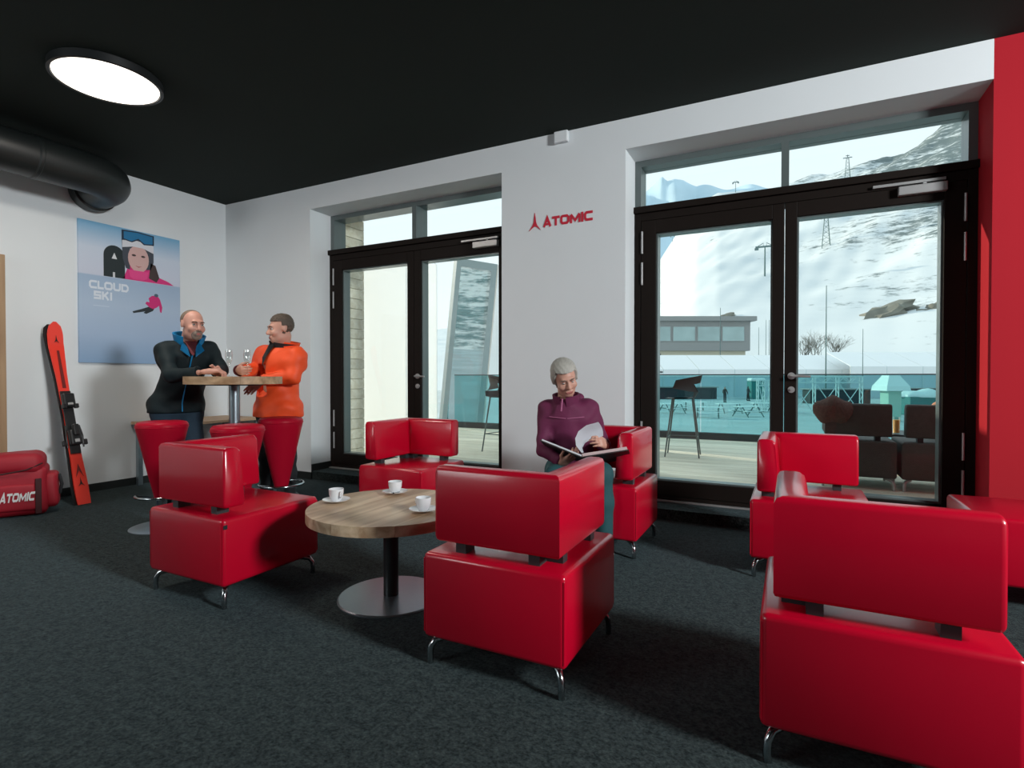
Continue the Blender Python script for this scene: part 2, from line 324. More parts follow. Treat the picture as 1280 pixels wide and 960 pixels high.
def french_door(n, xa, xb):
    d = struct('door_%d' % n); F, G = M['frame'], M['frame2']; xm = (xa+xb)/2
    y0 = .28
    bm = bmesh.new()          # slim fixed frame of the transom light
    for a in ((xa, xa+.05, 2.525, TOP), (xb-.05, xb, 2.525, TOP), (xa+.05, xb-.05, 2.868, TOP)): bx(bm, a[0], a[1], y0+.02, y0+.20, a[2], a[3])
    obj('transom_frame', bm, G, d)
    obj('transom_mullion', B(xm-.026, xm+.026, y0+.005, y0+.20, 2.525, 2.868), G, d)
    obj('transom_bar', B(xa, xb, y0-.03, y0+.20, 2.472, 2.525, .004), F, d)
    for a, b in ((xa+.05, xm-.026), (xm+.026, xb-.05)):
        obj('transom_pane', B(a, b, y0+.13, y0+.142, 2.525, 2.868), M['glass'], d)
    bm = bmesh.new()
    for a in ((xa, xa+.055, .085, 2.472), (xb-.055, xb, .085, 2.472), (xa+.055, xb-.055, 2.41, 2.472)): bx(bm, a[0], a[1], y0, y0+.18, a[2], a[3], .003)
    obj('door_frame', bm, F, d)
    obj('threshold', B(xa+.055, xb-.055, y0+.0, y0+.18, .085, .128), F, d)
    z0, z1 = .132, 2.406
    for side in (0, 1):
        la, lb = (xa+.059, xm-.002) if side == 0 else (xm+.002, xb-.059)
        so, sm = .121, .081
        ga, gb = (la+so, lb-sm) if side == 0 else (la+sm, lb-so)
        bm = bmesh.new()
        bx(bm, la, ga, y0-.005, y0+.075, z0, z1, .004); bx(bm, gb, lb, y0-.005, y0+.075, z0, z1, .004)
        bx(bm, ga, gb, y0-.005, y0+.075, 2.298, z1, .003); bx(bm, ga, gb, y0-.005, y0+.075, z0, .252, .003)
        leaf = obj('door_leaf', bm, F, d)
        bm = bmesh.new(); e = .012
        bx(bm, ga, ga+e, y0+.02, y0+.12, .252, 2.298); bx(bm, gb-e, gb, y0+.02, y0+.12, .252, 2.298)
        bx(bm, ga+e, gb-e, y0+.02, y0+.12, 2.298-e, 2.298); bx(bm, ga+e, gb-e, y0+.02, y0+.12, .252, .252+e)
        obj('glazing_bead', bm, G, leaf)
        obj('pane', B(ga+e, gb-e, y0+.065, y0+.075, .252+e, 2.298-e), M['glass'], leaf)
        xh = xa+.068 if side == 0 else xb-.068
        for q0, q1 in ((2.135, 2.319), (1.876, 2.061), (.557, .738), (.31, .49)):
            obj('hinge', tube([(xh, y0-.012, q0), (xh, y0-.012, q1)], .0085, 10), M['silver'], leaf)
    xh = xm+.05                                              # lever handle and lock on the second leaf
    bm = tube([(xh, y0-.005, 1.116), (xh, y0-.018, 1.116)], .026, 18)
    tube([(xh, y0-.018, 1.116), (xh, y0-.06, 1.116), (xh+.012, y0-.066, 1.116), (xh+.125, y0-.066, 1.112)], [.010, .010, .010, .008], 12, bm)
    obj('handle', bm, M['silver'], leaf, smooth=True)
    bm = tube([(xh, y0-.005, 1.014), (xh, y0-.016, 1.014)], .024, 18); tube([(xh, y0-.016, 1.014), (xh, y0-.03, 1.014)], .009, 12, bm)
    obj('lock_cylinder', bm, M['silver'], leaf, smooth=True)
    obj('closer', B(xb-.44, xb-.17, y0-.055, y0-.005, 2.345, 2.405, .006), M['silver'], leaf)
    bm = B(xb-.585, xb-.175, y0-.03, y0-.004, 2.420, 2.440, .003); bx(bm, xb-.30, xb-.28, y0-.03, y0-.012, 2.40, 2.425)
    obj('closer_arm', bm, M['silver'], leaf)
    # raised carpeted sill in the reveal, with its metal edge strip
    struct('floor_sill_%d' % n, B(xa, xb, .002, y0+.18, 0, .085), M['carpet'])
    struct('trim_%d' % n, B(xa+.002, xb-.002, y0-.035, y0, .085, .098, .003), M['silver'])
french_door(1, A1, B1); french_door(2, A2, B2)

# ---------------------------------------------------------------- terrace
bm_edge = bx(bmesh.new(), -3, 12, .502, 5.12, -.05, .068)
dk = struct('floor_terrace', bm_edge, M['darkbox'])
me0 = None
for i in range(32):
    y = .51 + i*.144
    if me0 is None:
        o = obj('deck_board', B(-3, 12, 0, .138, .07, .10, .003, 1), M['deck'], dk, loc=(0, y, 0)); me0 = o.data
    else: link('deck_board', me0, None, dk, loc=(0, y, 0))
sf = struct('ceiling_eaves', B(-1, 12, .502, .97, 3.085, 3.4), M['larch_c'])
for i in range(4): obj('soffit_board', B(-1, 12, .504+i*.117, .504+i*.117+.112, 3.05, 3.085, .003, 1), M['larch'], sf)
st = struct('wall_terrace_left', B(1.0, 1.26, .502, .95, .10, 3.05), M['larch_c'])
for i in range(24): obj('cladding_board', B(1.26, 1.285, .504, .955, .11+i*.122, .11+i*.122+.117, .004, 1), M['larch_c'], st)
# white wing on the left of the terrace and its leaning glazed bay
def slab(name, a, b, z0a, z1a, z1b, th, m, lean=(0, 0)):
    ax, ay = a; bx_, by = b; t = Vector((bx_-ax, by-ay)).normalized(); n = Vector((-t.y, t.x))*th
    bm = bmesh.new()
    vs_ = []
    for off in (Vector((0, 0)), n):
        vs_.append([bm.verts.new((p[0]+off.x+l*lean[0], p[1]+off.y+l*lean[1], z)) for p, z, l in ((a, z0a, 0), (b, z0a, 0), (b, z1b, 1), (a, z1a, 1))])
    u, v = vs_
    bm.faces.new(u); bm.faces.new(v[::-1])
    for k in range(4): bm.faces.new((u[k], v[k], v[(k+1) % 4], u[(k+1) % 4]))
    bmesh.ops.recalc_face_normals(bm, faces=bm.faces[:]); return bm
wing = thing('wind_screen', 'tall white translucent screen on the left of the terrace, behind the left glass door', 'screen', (1.0, 1.2, .10))
o = obj('fabric', slab('w', (1.0, 1.2), (-.28, 4.80), .16, 2.75, 3.35, .003, M['wing']), M['sail'], wing); o.location = (-1.0, -1.2, -.10)
for u, hgt in ((0, 2.72), (.5, 3.0), (1, 3.3)): obj('post', tube([(-1.28*u-.04, 3.6*u-.012, 0), (-1.28*u-.04, 3.6*u-.012, hgt)], .02, 10), M['wing'], wing)
bay = struct('window_bay')
ln = (.275, .20)
def baybar(u0, u1, v0, v1, dep, m, nm):
    a, b = Vector((-.211, 4.88)), Vector((.16, 5.72)); t = b-a; n = Vector((-t.y, t.x)).normalized()*dep
    bm = bmesh.new(); rows = []
    for off in (n*0, n):
        rows.append([bm.verts.new((a.x+t.x*u+ln[0]*v+off.x, a.y+t.y*u+ln[1]*v+off.y, -.1+3.6*v)) for u, v in ((u0, v0), (u1, v0), (u1, v1), (u0, v1))])
    p, q = rows; bm.faces.new(p); bm.faces.new(q[::-1])
    for k in range(4): bm.faces.new((p[k], q[k], q[(k+1) % 4], p[(k+1) % 4]))
    bmesh.ops.recalc_face_normals(bm, faces=bm.faces[:]); return obj(nm, bm, m, bay)
baybar(-.05, .07, 0, 1, .12, M['wgrey'], 'frame_post'); baybar(.90, 1.06, 0, 1, .12, M['wgrey'], 'frame_post')
baybar(.07, .90, .955, 1, .12, M['wgrey'], 'frame_rail'); baybar(.07, .90, 0, .03, .12, M['wgrey'], 'frame_rail')
baybar(.07, .90, .03, .955, .04, M['faceglass'], 'pane')
bm = slab('w', (.20, 5.80), (.62, 6.75), -.1, 3.5, 3.5, .2, M['wing'], lean=ln)
struct('wall_wing_far', bm, M['wing'])
# glass railing
rail = thing('glass_railing', 'teal tinted frameless glass railing along the outer edge of the terrace', 'railing', (0, 5.0, .1))
obj('base_channel', B(-.1, 12, -.05, .05, 0, .11, .005), M['dgrey'], rail)
xs = [0.0, 1.45, 2.9, round(4.729327597571995, 3), 7.9, 9.9, 12.0]
for a, b in zip(xs, xs[1:]): obj('pane', B(a+.005, b-.005, -.008, .008, .11, 1.035), M['railglass'], rail)
obj('top_rail', B(0, 12, -.014, .014, 1.035, 1.052, .004), M['dgrey'], rail)

# ---------------------------------------------------------------- mountain, ground and the ski village
def hn(x, y, s=1.0):
    return (np.sin(x*.021*s+1.3)*np.cos(y*.017*s+.4) + .5*np.sin(x*.053*s+y*.031*s+2.) + .28*np.sin(x*.11*s-y*.09*s+.7) + .15*np.sin(x*.23*s+1.)*np.sin(y*.21*s+.5) + .09*np.sin(x*.47+y*.39+1.)*np.sin(y*.51-x*.2))
A_TAB = np.radians([-95, -60, -32, -17, -13.2, -12.2, -10.2, -8.4, -6.4, -4, 0.8, 7.8, 14.5, 26, 55, 85])
E_TAB = np.array([.06, .07, .09, .13, .17, .19, .245, .293, .313, .318, .322, .339, .374, .42, .42, .34])
CX, CY = 6.02, -4.31
def terr(a, r):
    e = np.interp(a, A_TAB, E_TAB); R0, R1 = 118., 560.
    t = np.clip((r-R0)/(R1-R0), 0, 1.6); top = e*R1+2.9
    s = np.where(t <= 1, .62*t+.38*t**1.8, 1-.55*(t-1))
    x, y = r*np.sin(a), r*np.cos(a)
    return -1.8 + top*s + hn(x, y, 1.)*np.clip(t*3, 0, 1)*(1.5+7*np.clip(t, 0, 1)*np.clip((a+.25)*2.2, .12, 1))*np.clip((1.25-t)*4, 0, 1)
na, nr = 560, 210
aa = np.linspace(math.radians(-92), math.radians(82), na); rr = np.concatenate([[100.], np.geomspace(118, 640, nr-1)])
AG, RG = np.meshgrid(aa, rr, indexing='ij'); Z = terr(AG, RG); Z[:, 0] = -2.4
V = np.stack([CX+RG*np.sin(AG), CY+RG*np.cos(AG), Z], -1).reshape(-1, 3)
idx = np.arange(na*nr).reshape(na, nr)
Fq = np.stack([idx[:-1, :-1], idx[1:, :-1], idx[1:, 1:], idx[:-1, 1:]], -1).reshape(-1, 4)[:, ::-1]
me = bpy.data.meshes.new('mountain'); me.from_pydata(V.tolist(), [], Fq.tolist()); shade(me, 180)
def mountain_mat():
    m = mat('snow_and_rock', (.80, .84, .86), .85); n = m.node_tree.nodes; L = m.node_tree.links; b = n['Principled BSDF']
    t = n.new('ShaderNodeTexCoord'); mp = n.new('ShaderNodeMapping'); mp.inputs['Scale'].default_value = (.014, .012, .040); mp.inputs['Rotation'].default_value = (0, .5, 0)
    L.new(t.outputs['Object'], mp.inputs[0])
    a = n.new('ShaderNodeTexNoise'); a.inputs['Scale'].default_value = 8.5; a.inputs['Detail'].default_value = 9; a.inputs['Roughness'].default_value = .74
    c = n.new('ShaderNodeTexNoise'); c.inputs['Scale'].default_value = .9; c.inputs['Detail'].default_value = 3
    L.new(mp.outputs[0], a.inputs['Vector']); L.new(mp.outputs[0], c.inputs['Vector'])
    sp = n.new('ShaderNodeSeparateXYZ'); L.new(t.outputs['Object'], sp.inputs[0])
    gx = n.new('ShaderNodeMapRange'); gx.inputs[1].default_value = -20; gx.inputs[2].default_value = 90; gx.inputs[3].default_value = -.02; gx.inputs[4].default_value = .19   # rockier to the east
    L.new(sp.outputs['X'], gx.inputs[0])
    gz = n.new('ShaderNodeMapRange'); gz.inputs[1].default_value = 12; gz.inputs[2].default_value = 150; gz.inputs[3].default_value = .0; gz.inputs[4].default_value = .10
    L.new(sp.outputs['Z'], gz.inputs[0])
    s1 = n.new('ShaderNodeMath'); s1.operation = 'ADD'; L.new(a.outputs['Fac'], s1.inputs[0]); L.new(gx.outputs[0], s1.inputs[1])
    s2 = n.new('ShaderNodeMath'); s2.operation = 'MULTIPLY_ADD'; s2.inputs[1].default_value = .45; L.new(c.outputs['Fac'], s2.inputs[0]); L.new(s1.outputs[0], s2.inputs[2])
    s3 = n.new('ShaderNodeMath'); s3.operation = 'ADD'; L.new(s2.outputs[0], s3.inputs[0]); L.new(gz.outputs[0], s3.inputs[1])
    r = n.new('ShaderNodeValToRGB'); r.color_ramp.elements[0].position = .885; r.color_ramp.elements[1].position = 1.03
    r.color_ramp.elements[0].color = (.67, .715, .735, 1); r.color_ramp.elements[1].color = (.13, .17, .175, 1)
    L.new(s3.outputs[0], r.inputs[0]); L.new(r.outputs[0], b.inputs['Base Color'])
    return m
mt = link('mountain', me, mountain_mat()); mt['kind'] = 'structure'
# far plateau with its pointed summit, in the distance behind the slope
bm = bmesh.new(); N = 90; rows = []
pk = [(-40, .06), (-24, .10), (-19.5, .16), (-17, .300), (-16, .320), (-15.2, .322), (-13.6, .328), (-12.4, .338), (-11.7, .347), (-11.2, .338), (-10.4, .346), (-9.7, .347), (-9.2, .340), (-8.4, .327), (-6, .322), (0, .31), (20, .28)]
pa = np.radians([p[0] for p in pk]); pe = np.array([p[1] for p in pk])
azs = np.linspace(math.radians(-40), math.radians(20), 240)
vv = []
for j, (f, R) in enumerate(((-.02, 1500.), (.45, 1750.), (.8, 1950.), (.93, 2060.), (1., 2150.))):
    for a in azs:
        e = np.interp(a, pa, pe); r = R+30*math.sin(a*90+j)
        vv.append((CX+r*math.sin(a), CY+r*math.cos(a), e*2150*f))
n_ = len(azs); fc = [(j*n_+i+1, j*n_+i, (j+1)*n_+i, (j+1)*n_+i+1) for j in range(4) for i in range(n_-1)]
fc = [q[::-1] for q in fc]
me = bpy.data.meshes.new('far_mountain'); me.from_pydata(vv, [], fc); shade(me, 180)
o = link('far_mountain', me, mat('far_snow_haze_blue', (.50, .66, .76), .9, var=.22, vscale=.006)); o['kind'] = 'structure'  # blue of distance haze and shadow is put into the snow colour
bm = bmesh.new(); bmesh.ops.create_grid(bm, x_segments=1, y_segments=1, size=1)
for v in bm.verts: v.co = Vector((v.co.x*260, 5.2 if v.co.y < 0 else 150., -1.8))
o = struct('ground', bm, M['snow'])

def tower(name, label, loc, h, kind='T', wd=.6):
    t = thing(name, label, 'pylon', loc)
    if kind == 'T':
        obj('mast', tube([(0, 0, -1.5), (0, 0, h)], [wd*.6, wd*.4], 8), M['pyl'], t)
        bm = B(-wd*6, wd*6, -.25, .25, h-.2, h+.5); bx(bm, -wd*6.5, -wd*4, -.5, .5, h-1.1, h-.2); bx(bm, wd*4, wd*6.5, -.5, .5, h-1.1, h-.2)
        for s in (-1, 1): tube([(s*wd*4.5, 0, h+.5), (s*wd*1, 0, h+1.7), (s*wd*1, 0, h+.4)], .14, 6, bm)
        obj('crossarm', bm, M['pyl'], t)
    else:
        bm = bmesh.new(); c = wd*2.6
        for sx in (-1, 1):
            for sy in (-1, 1): tube([(sx*c, sy*c, -2), (sx*c*.35, sy*c*.35, h)], .16, 5, bm)
        nl = 6
        for k in range(nl):
            z0, z1 = h*k/nl, h*(k+1)/nl; c0, c1 = c*(1-.65*k/nl), c*(1-.65*(k+1)/nl)
            for sx in (-1, 1):
                tube([(sx*c0, -c0, z0), (-sx*c1, -c1, z1)], .10, 4, bm); tube([(c0*sx, -c0, z0), (c1*sx, c1, z1)], .10, 4, bm)
        obj('lattice', bm, M['pyl'], t)
        bm = B(-c*1.5, c*1.5, -.3, .3, h-.1, h+.4); bx(bm, -c*.6, c*.6, -.3, .3, h+1.6, h+2.0); tube([(0, 0, h), (0, 0, h+2.4)], .25, 6, bm)
        obj('crossarm', bm, M['pyl'], t)
    return t
def at_az(px_t, y_t):   # world place on the slope from azimuth and elevation angle
    a = -.4696+math.atan(px_t); e = y_t*math.cos(math.atan(px_t)); rs = np.linspace(120, 559, 900); z = terr(np.full(900, a), rs)
    k = np.argmax((z-1.11)/rs >= e); r = rs[k] if k else 550.
    return (CX+r*math.sin(a), CY+r*math.cos(a), float(terr(np.array([a]), np.array([r]))[0]))
for i, (u, v, hh, kd, lab, wd) in enumerate((
    (.460, .183, 12.5, 'T', 'steel lift pylon with a wide crossarm standing on the snow slope behind the grey building', .62),
    (.571, .238, 15, 'L', 'lattice lift tower on the rocky slope behind the right door leaf', .7),
    (.609, .358, 17, 'L', 'lattice lift tower on the skyline seen through the right transom pane', .8),
    (.406, .335, 9, 'T', 'small lift pylon on the skyline seen through the transom pane above the left leaf', .45),
    (.292, .25, 6, 'T', 'thin lift pylon far up the smooth piste, left of the wide crossarm pylon', .3))):
    tower('lift_pylon', lab, at_az(u, v), hh, kd, wd)
for i, (u, v, s, lb) in enumerate(((.668, .112, 7.5, 'largest dark rock outcrop, low on the snow slope right of the bare shrubs'), (.385, .108, 3., 'small dark rock outcrop on the smooth piste above the grey building'), (.765, .125, 3.6, 'flat dark rock outcrop on the slope at the right edge of the right leaf'))):
    bm = bmesh.new(); bmesh.ops.create_icosphere(bm, subdivisions=3, radius=1)
    for vv_ in bm.verts:
        q = vv_.co; k = 1+.30*math.sin(q.x*5+i)*math.sin(q.y*6+2*i)+.22*math.sin(q.z*9+q.x*11+i)+.12*math.sin(q.x*23+q.z*17+q.y*19)
        vv_.co = Vector((q.x*k*s*1.05, q.y*k*s*.6, q.z*k*s*.40+q.x*s*.50))
    p = at_az(u, v); o = obj('rock_outcrop', bm, M['rock'], loc=(p[0], p[1], p[2]-s*.12), smooth=60)
    o.rotation_euler = (0, 0, .3); tag(o, lb, 'rock', 'rock outcrops on the slope')

# grey station building
b = thing('station_building', 'long grey flat roofed building with a window band beyond the white marquee roofs', 'building', (-2.03, 115.1, -1.8), math.radians(26.9))
obj('lower_storey', B(-30, 0, 0, 14, 0, 8.1), M['bld2'], b)
obj('upper_storey', B(-31, .6, -.8, 14.5, 8.1, 14.0), M['bld'], b)
obj('roof_slab', B(-31.6, 1.6, -1.6, 15, 14.0, 14.9), M['bld'], b)
for k in range(6):
    f = obj('window', B(-29.6+k*4.9, -29.6+k*4.9+4.6, -.9, -.6, 9.9, 13.0), M['bld'], b)
    obj('pane', B(-29.45+k*4.9, -29.45+k*4.9+4.3, -.94, -.88, 10.05, 12.85), M['bldglass'], f)
for k in range(2):
    f = obj('window', B(.5, .7, 1+k*6, 4+k*6, 9.9, 13.0), M['bld'], b); obj('pane', B(.66, .76, 1.15+k*6, 3.85+k*6, 10.05, 12.85), M['bldglass'], f)
obj('vent_strip', B(-27, -17, -.2, .1, 6.9, 7.5), M['dgrey'], b)
# marquees
def marquee(name, label, loc, n, wd, h, ridge, dep):
    t = thing(name, label, 'tent', loc, math.radians(26.9), None)
    for k in range(n):
        x0 = k*wd
        bm = bmesh.new(); q = [bm.verts.new(c) for c in ((x0+.04, 0, h), (x0+wd-.04, 0, h), (x0+wd-.04, dep, ridge), (x0+.04, dep, ridge), (x0+.04, 0, h-.05), (x0+wd-.04, 0, h-.05), (x0+wd-.04, dep, ridge-.05), (x0+.04, dep, ridge-.05))]
        for f in ((0, 1, 2, 3), (7, 6, 5, 4), (0, 4, 5, 1), (1, 5, 6, 2), (2, 6, 7, 3), (3, 7, 4, 0)): bm.faces.new([q[i] for i in f])
        bmesh.ops.recalc_face_normals(bm, faces=bm.faces[:]); obj('roof_panel', bm, M['tent'], t)
        obj('valance', B(x0+.03, x0+wd-.03, -.06, 0, h-1.05, h), M['tent'], t)
        obj('wall_panel', B(x0+.03, x0+wd-.03, .02, .08, 0, h-1.05), M['tentwall'], t)
        obj('post', tube([(x0, -.02, 0), (x0, -.02, h)], .07, 6), M['truss'], t)
    return t
marquee('marquee', 'long low white marquee in front of the grey building', (-19.7572, 72.2866, -1.8), 9, 5.2, 4.0, 6.3, 6.)
marquee('marquee', 'taller white marquee with a flat roof edge below the bare shrubs', (13.4795, 84.6691, -1.8), 5, 5.0, 4.35, 6.6, 6.)

# ---------------------------------------------------------------- ceiling lamp, duct, wall pieces
def round_lamp(name, label, loc, power):
    t = thing(name, label, 'lamp', loc)
    obj('housing', lathe([(0, .060), (.315, .060), (.322, .054), (.322, .004), (.312, 0), (.303, .003), (.300, .03), (0, .03)], 64), M['blackm'], t, smooth=True)
    df = obj('diffuser', lathe([(0, -.002), (.22, 0), (.296, .006), (.2985, .012), (0, .012)], 64), M['lamp'], t, smooth=True)
    l = bpy.data.lights.new('lamp_light', 'AREA'); l.shape = 'DISK'; l.size = .56; l.energy = power; l.color = (1, .92, .82)
    o = bpy.data.objects.new('lamp_light', l); COL.objects.link(o); o.parent = t; o.location = (0, 0, -.02)
    return t
round_lamp('ceiling_lamp', 'round flush ceiling lamp with a glowing white disc in a black rim', (1.875, -2.21, H-.061), 30)
duct = thing('ventilation_duct', 'black round ventilation duct running along the left wall under the ceiling', 'duct', (.5, -1.79, 2.905))
r_ = .17
obj('pipe', tube([(0, -6.4, 0), (0, -.28, 0)], r_, 40), M['duct'], duct, smooth=True)
bm = tube([(0, -.60, 0), (0, -.585, 0), (0, -.575, 0), (0, -.56, 0)], [r_+.001, r_+.007, r_+.007, r_+.001], 40, caps=False)
obj('joint_ring', bm, M['duct'], duct, smooth=True)
obj('joint_ring', tube([(0, -.30, 0), (0, -.29, 0), (0, -.27, 0), (0, -.26, 0)], [r_, r_+.009, r_+.009, r_], 40, caps=False), M['duct'], duct, smooth=True)
pts = [(0, -.28, 0), (0, .08, 0)] + [(-.22+.22*math.cos(math.radians(a)), .14+.22*math.sin(math.radians(a)), -.02*a/90) for a in (10, 22, 36, 50, 64, 78, 90)] + [(-.36, .36, -.025)]
obj('elbow', tube(pts, r_+.004, 40), M['duct'], duct, smooth=True)
obj('wall_collar', tube([(-.36, .36, -.025), (-.37, .36, -.025), (-.39, .36, -.025), (-.497, .36, -.03)], [r_, r_+.02, r_+.02, r_+.008], 40), M['duct'], duct, smooth=True)
bx_ = obj('wall_sensor', B(-.062, .062, -.045, 0, -.055, .038, .01), M['white'], None, (4.306, 0, 3.118)); tag(bx_, 'small white square sensor box on the wall just under the black ceiling', 'sensor')

# wall lettering with its emblem
sg = thing('wall_sign', 'red logo sign with emblem and capital letters on the white wall between the doors', 'sign', (3.996, 0, 2.385))
f = lambda u, v, d: (u, -.001-d, v)
obj('emblem', prism([(x*.14+.058, y*.150-.016) for x, y in EMB], .004, f=f), M['redprint'], sg)
Hh = .080; sq = .4415/word_len('ATOMIC', Hh, 1., .10)
word('ATOMIC', .136, 0, Hh, lambda u, v, d: (u, -.001-d, v+ (u-.136)*.012), .004, M['redprint'], sg, gap=.10*sq, squeeze=sq)

# poster on the left wall: flat print on a thin board
po = thing('poster', 'tall pale blue ski advertising poster on the left white wall', 'poster', (0, -1.535, 1.246))
PW, PH, SP = .965, 1.362, .852
pm = mat('poster_print', (.42, .55, .70), .5); n = pm.node_tree.nodes; L = pm.node_tree.links
t = n.new('ShaderNodeTexCoord'); s = n.new('ShaderNodeSeparateXYZ'); L.new(t.outputs['Object'], s.inputs[0])
r = n.new('ShaderNodeValToRGB'); mr = n.new('ShaderNodeMapRange'); mr.inputs[2].default_value = PH; L.new(s.outputs['Z'], mr.inputs[0]); L.new(mr.outputs[0], r.inputs[0])
for i, (p, c) in enumerate(((0., (.24, .38, .58)), (.2, (.36, .48, .66)), (.42, (.42, .53, .68)), (.62, (.34, .46, .62)), (.627, (.58, .62, .74)), (.82, (.58, .66, .78)), (1., (.16, .40, .62)))):
    e = r.color_ramp.elements[i] if i < 2 else r.color_ramp.elements.new(p)
    e.position = p; e.color = (*c, 1)
L.new(r.outputs[0], n['Principled BSDF'].inputs['Base Color'])
obj('board', B(0.0005, .022, 0, PW, 0, PH), pm, po)
flat = {}
def fm(c):
    if c not in flat: flat[c] = mat('print_%d' % len(flat), c, .55)
    return flat[c]
def pp(name, poly, c, k=1): return obj(name, prism(poly, .0006, f=lambda u, v, d: (.0222+.0007*k+d, u, v)), fm(c), po)
hp = PH-SP
U = lambda u, v: (u*PW, SP+v*hp)
pp('printed_ski', [U(.22, 0), U(.42, 0), U(.42, .42)]+[U(.32+.10*math.cos(math.radians(a)), .42+.20*math.sin(math.radians(a))) for a in range(15, 180, 15)]+[U(.22, .42)], (.012, .022, .025))
pp('printed_ski_mark', [U(.295, .36), U(.345, .36), U(.32, .48)], (.7, .72, .74), 2); pp('printed_ski_mark', [U(.305, 0), U(.325, 0), U(.325, .10), U(.305, .10)], (.6, .62, .64), 2)
pp('printed_jacket', [U(.40, 0), U(.93, 0), U(.86, .07), U(.74, .14), U(.70, .30), U(.46, .30), U(.43, .14)], (.66, .03, .20), 1)
pp('printed_hair', [U(.66, .08), U(.74, .02), U(.77, .12), U(.73, .36), U(.68, .40)], (.05, .03, .03), 2)
pp('printed_helmet', [U(.40, .40), U(.43, .22), U(.47, .20), U(.47, .62), U(.63, .62), U(.63, .24), U(.68, .26), U(.71, .42), U(.71, .80), U(.68, .97), U(.42, .97), U(.39, .78)], (.05, .06, .08), 2)
pp('printed_face', [U(*p) for p in [(.555+.105*math.cos(2*PI*i/24), .44+.27*math.sin(2*PI*i/24)) for i in range(24)]], (.62, .40, .38), 3)
pp('printed_helmet_band', [U(.395, .62), U(.395, .76), U(.54, .80), U(.71, .76), U(.71, .60), U(.60, .67), U(.5, .67)], (.66, .68, .74), 4)
pp('printed_goggles', [U(.39, .78), U(.39, .965), U(.55, .985), U(.715, .965), U(.715, .77), U(.61, .74), U(.555, .82), U(.49, .75)], (.012, .03, .06), 5)
pp('printed_lens', [U(.41, .80), U(.41, .94), U(.55, .96), U(.70, .94), U(.70, .79), U(.615, .765), U(.555, .85), U(.485, .77)], (.015, .17, .36), 6)
for x in (.508, .602): pp('printed_eye', [U(*p) for p in [(x+.022*math.cos(2*PI*i/10), .50+.022*math.sin(2*PI*i/10)) for i in range(10)]], (.06, .04, .04), 4)
pp('printed_mouth', [U(.52, .30), U(.555, .285), U(.59, .30), U(.555, .265)], (.38, .08, .09), 4)
pp('printed_collar', [U(.455, .20), U(.655, .20), U(.64, .06), U(.60, .02), U(.50, .02), U(.47, .06)], (.75, .06, .25), 4)
f = lambda u, v, d: (.0229+d, u, v)
wc = fm((.70, .76, .84))
word('CLOUD', .085, SP-.135, .080, f, .0008, wc, po, squeeze=.36/word_len('CLOUD', .08, 1., .1), gap=.06)
word('SKI', .125, SP-.235, .080, f, .0008, wc, po, squeeze=.80, gap=.08)
pp('printed_line', [(.12, SP-.30), (.26, SP-.30), (.26, SP-.293), (.12, SP-.293)], (.55, .64, .76))
sx_ = lambda x, y: (x*PW, SP-y*.83)
pp('printed_skier', [sx_(*p) for p in ((.655, .20), (.69, .165), (.745, .155), (.775, .20), (.80, .30), (.79, .37), (.775, .36), (.765, .28), (.735, .31), (.70, .33), (.66, .31), (.62, .27), (.635, .245), (.665, .25))], (.60, .02, .17), 2)
pp('printed_skier_legs', [sx_(*p) for p in ((.72, .31), (.70, .355), (.63, .40), (.60, .39), (.62, .37), (.50, .405), (.49, .385), (.58, .345), (.66, .305))], (.018, .025, .03), 1)
pp('printed_skier_head', [sx_(*p) for p in [(.735+.022*math.cos(2*PI*i/10), .155+.022*math.sin(2*PI*i/10)) for i in range(10)]], (.06, .10, .15), 3)

# ---------------------------------------------------------------- the pair of skis against the wall and the bag
def ski_bm(L=1.66, th=.011, n=44):
    bm = bmesh.new(); rows = []
    for i in range(n+1):
        t = i/n; z = t*L
        wd = np.interp(t, [0, .02, .10, .25, .48, .70, .86, .93, .97, .99, 1], [.050, .054, .056, .046, .0365, .044, .060, .061, .052, .036, .012])
        x = np.interp(t, [0, .05, .3, .5, .75, .88, 1], [.004, 0, -.003, -.004, -.002, .0, .045])
        tt = th*np.interp(t, [0, .3, .5, .8, 1], [.6, 1.1, 1.3, .9, .5])
        rows.append([bm.verts.new((x+dx, y, z)) for dx, y in ((0, -wd), (0, wd), (tt, wd*.95), (tt, -wd*.95))])
    for a, b in zip(rows, rows[1:]):
        for k in range(4): bm.faces.new((a[k], a[(k+1) % 4], b[(k+1) % 4], b[k]))
    bm.faces.new(rows[0][::-1]); bm.faces.new(rows[-1])
    bmesh.ops.recalc_face_normals(bm, faces=bm.faces[:]); return bm
lean = math.atan2(.478, 1.597)
sk = thing('ski', 'bright red ski with black binding leaning on the left wall', 'ski', (.545, -1.752, .001)); sk.rotation_euler = (.010, -lean, 0)
obj('board', ski_bm(), M['ski_red'], sk, smooth=30)
obj('edge', B(-.004, .003, -.040, .040, .05, .55), M['ski_black'], sk)
def q(x0, x1, y0, y1, z0, z1, nm, m, bev=.004): return obj(nm, B(x0, x1, y0, y1, z0, z1, bev), m, sk)
q(.010, .022, -.040, .040, .45, 1.02, 'binding_plate', M['ski_black'])
o = q(.022, .075, -.043, .043, .52, .66, 'heel_piece', M['ski_black'], .014)
obj('heel_lever', B(.06, .10, -.022, .022, .60, .70, .008), M['ski_black'], o); obj('heel_cap', B(.072, .082, -.018, .018, .54, .57, .003), M['silver'], o)
o = q(.022, .07, -.046, .046, .86, .99, 'toe_piece', M['ski_black'], .014)
obj('toe_wing', B(.04, .075, -.062, -.03, .85, .89, .006), M['ski_black'], o); obj('toe_wing', B(.04, .075, .03, .062, .85, .89, .006), M['ski_black'], o)
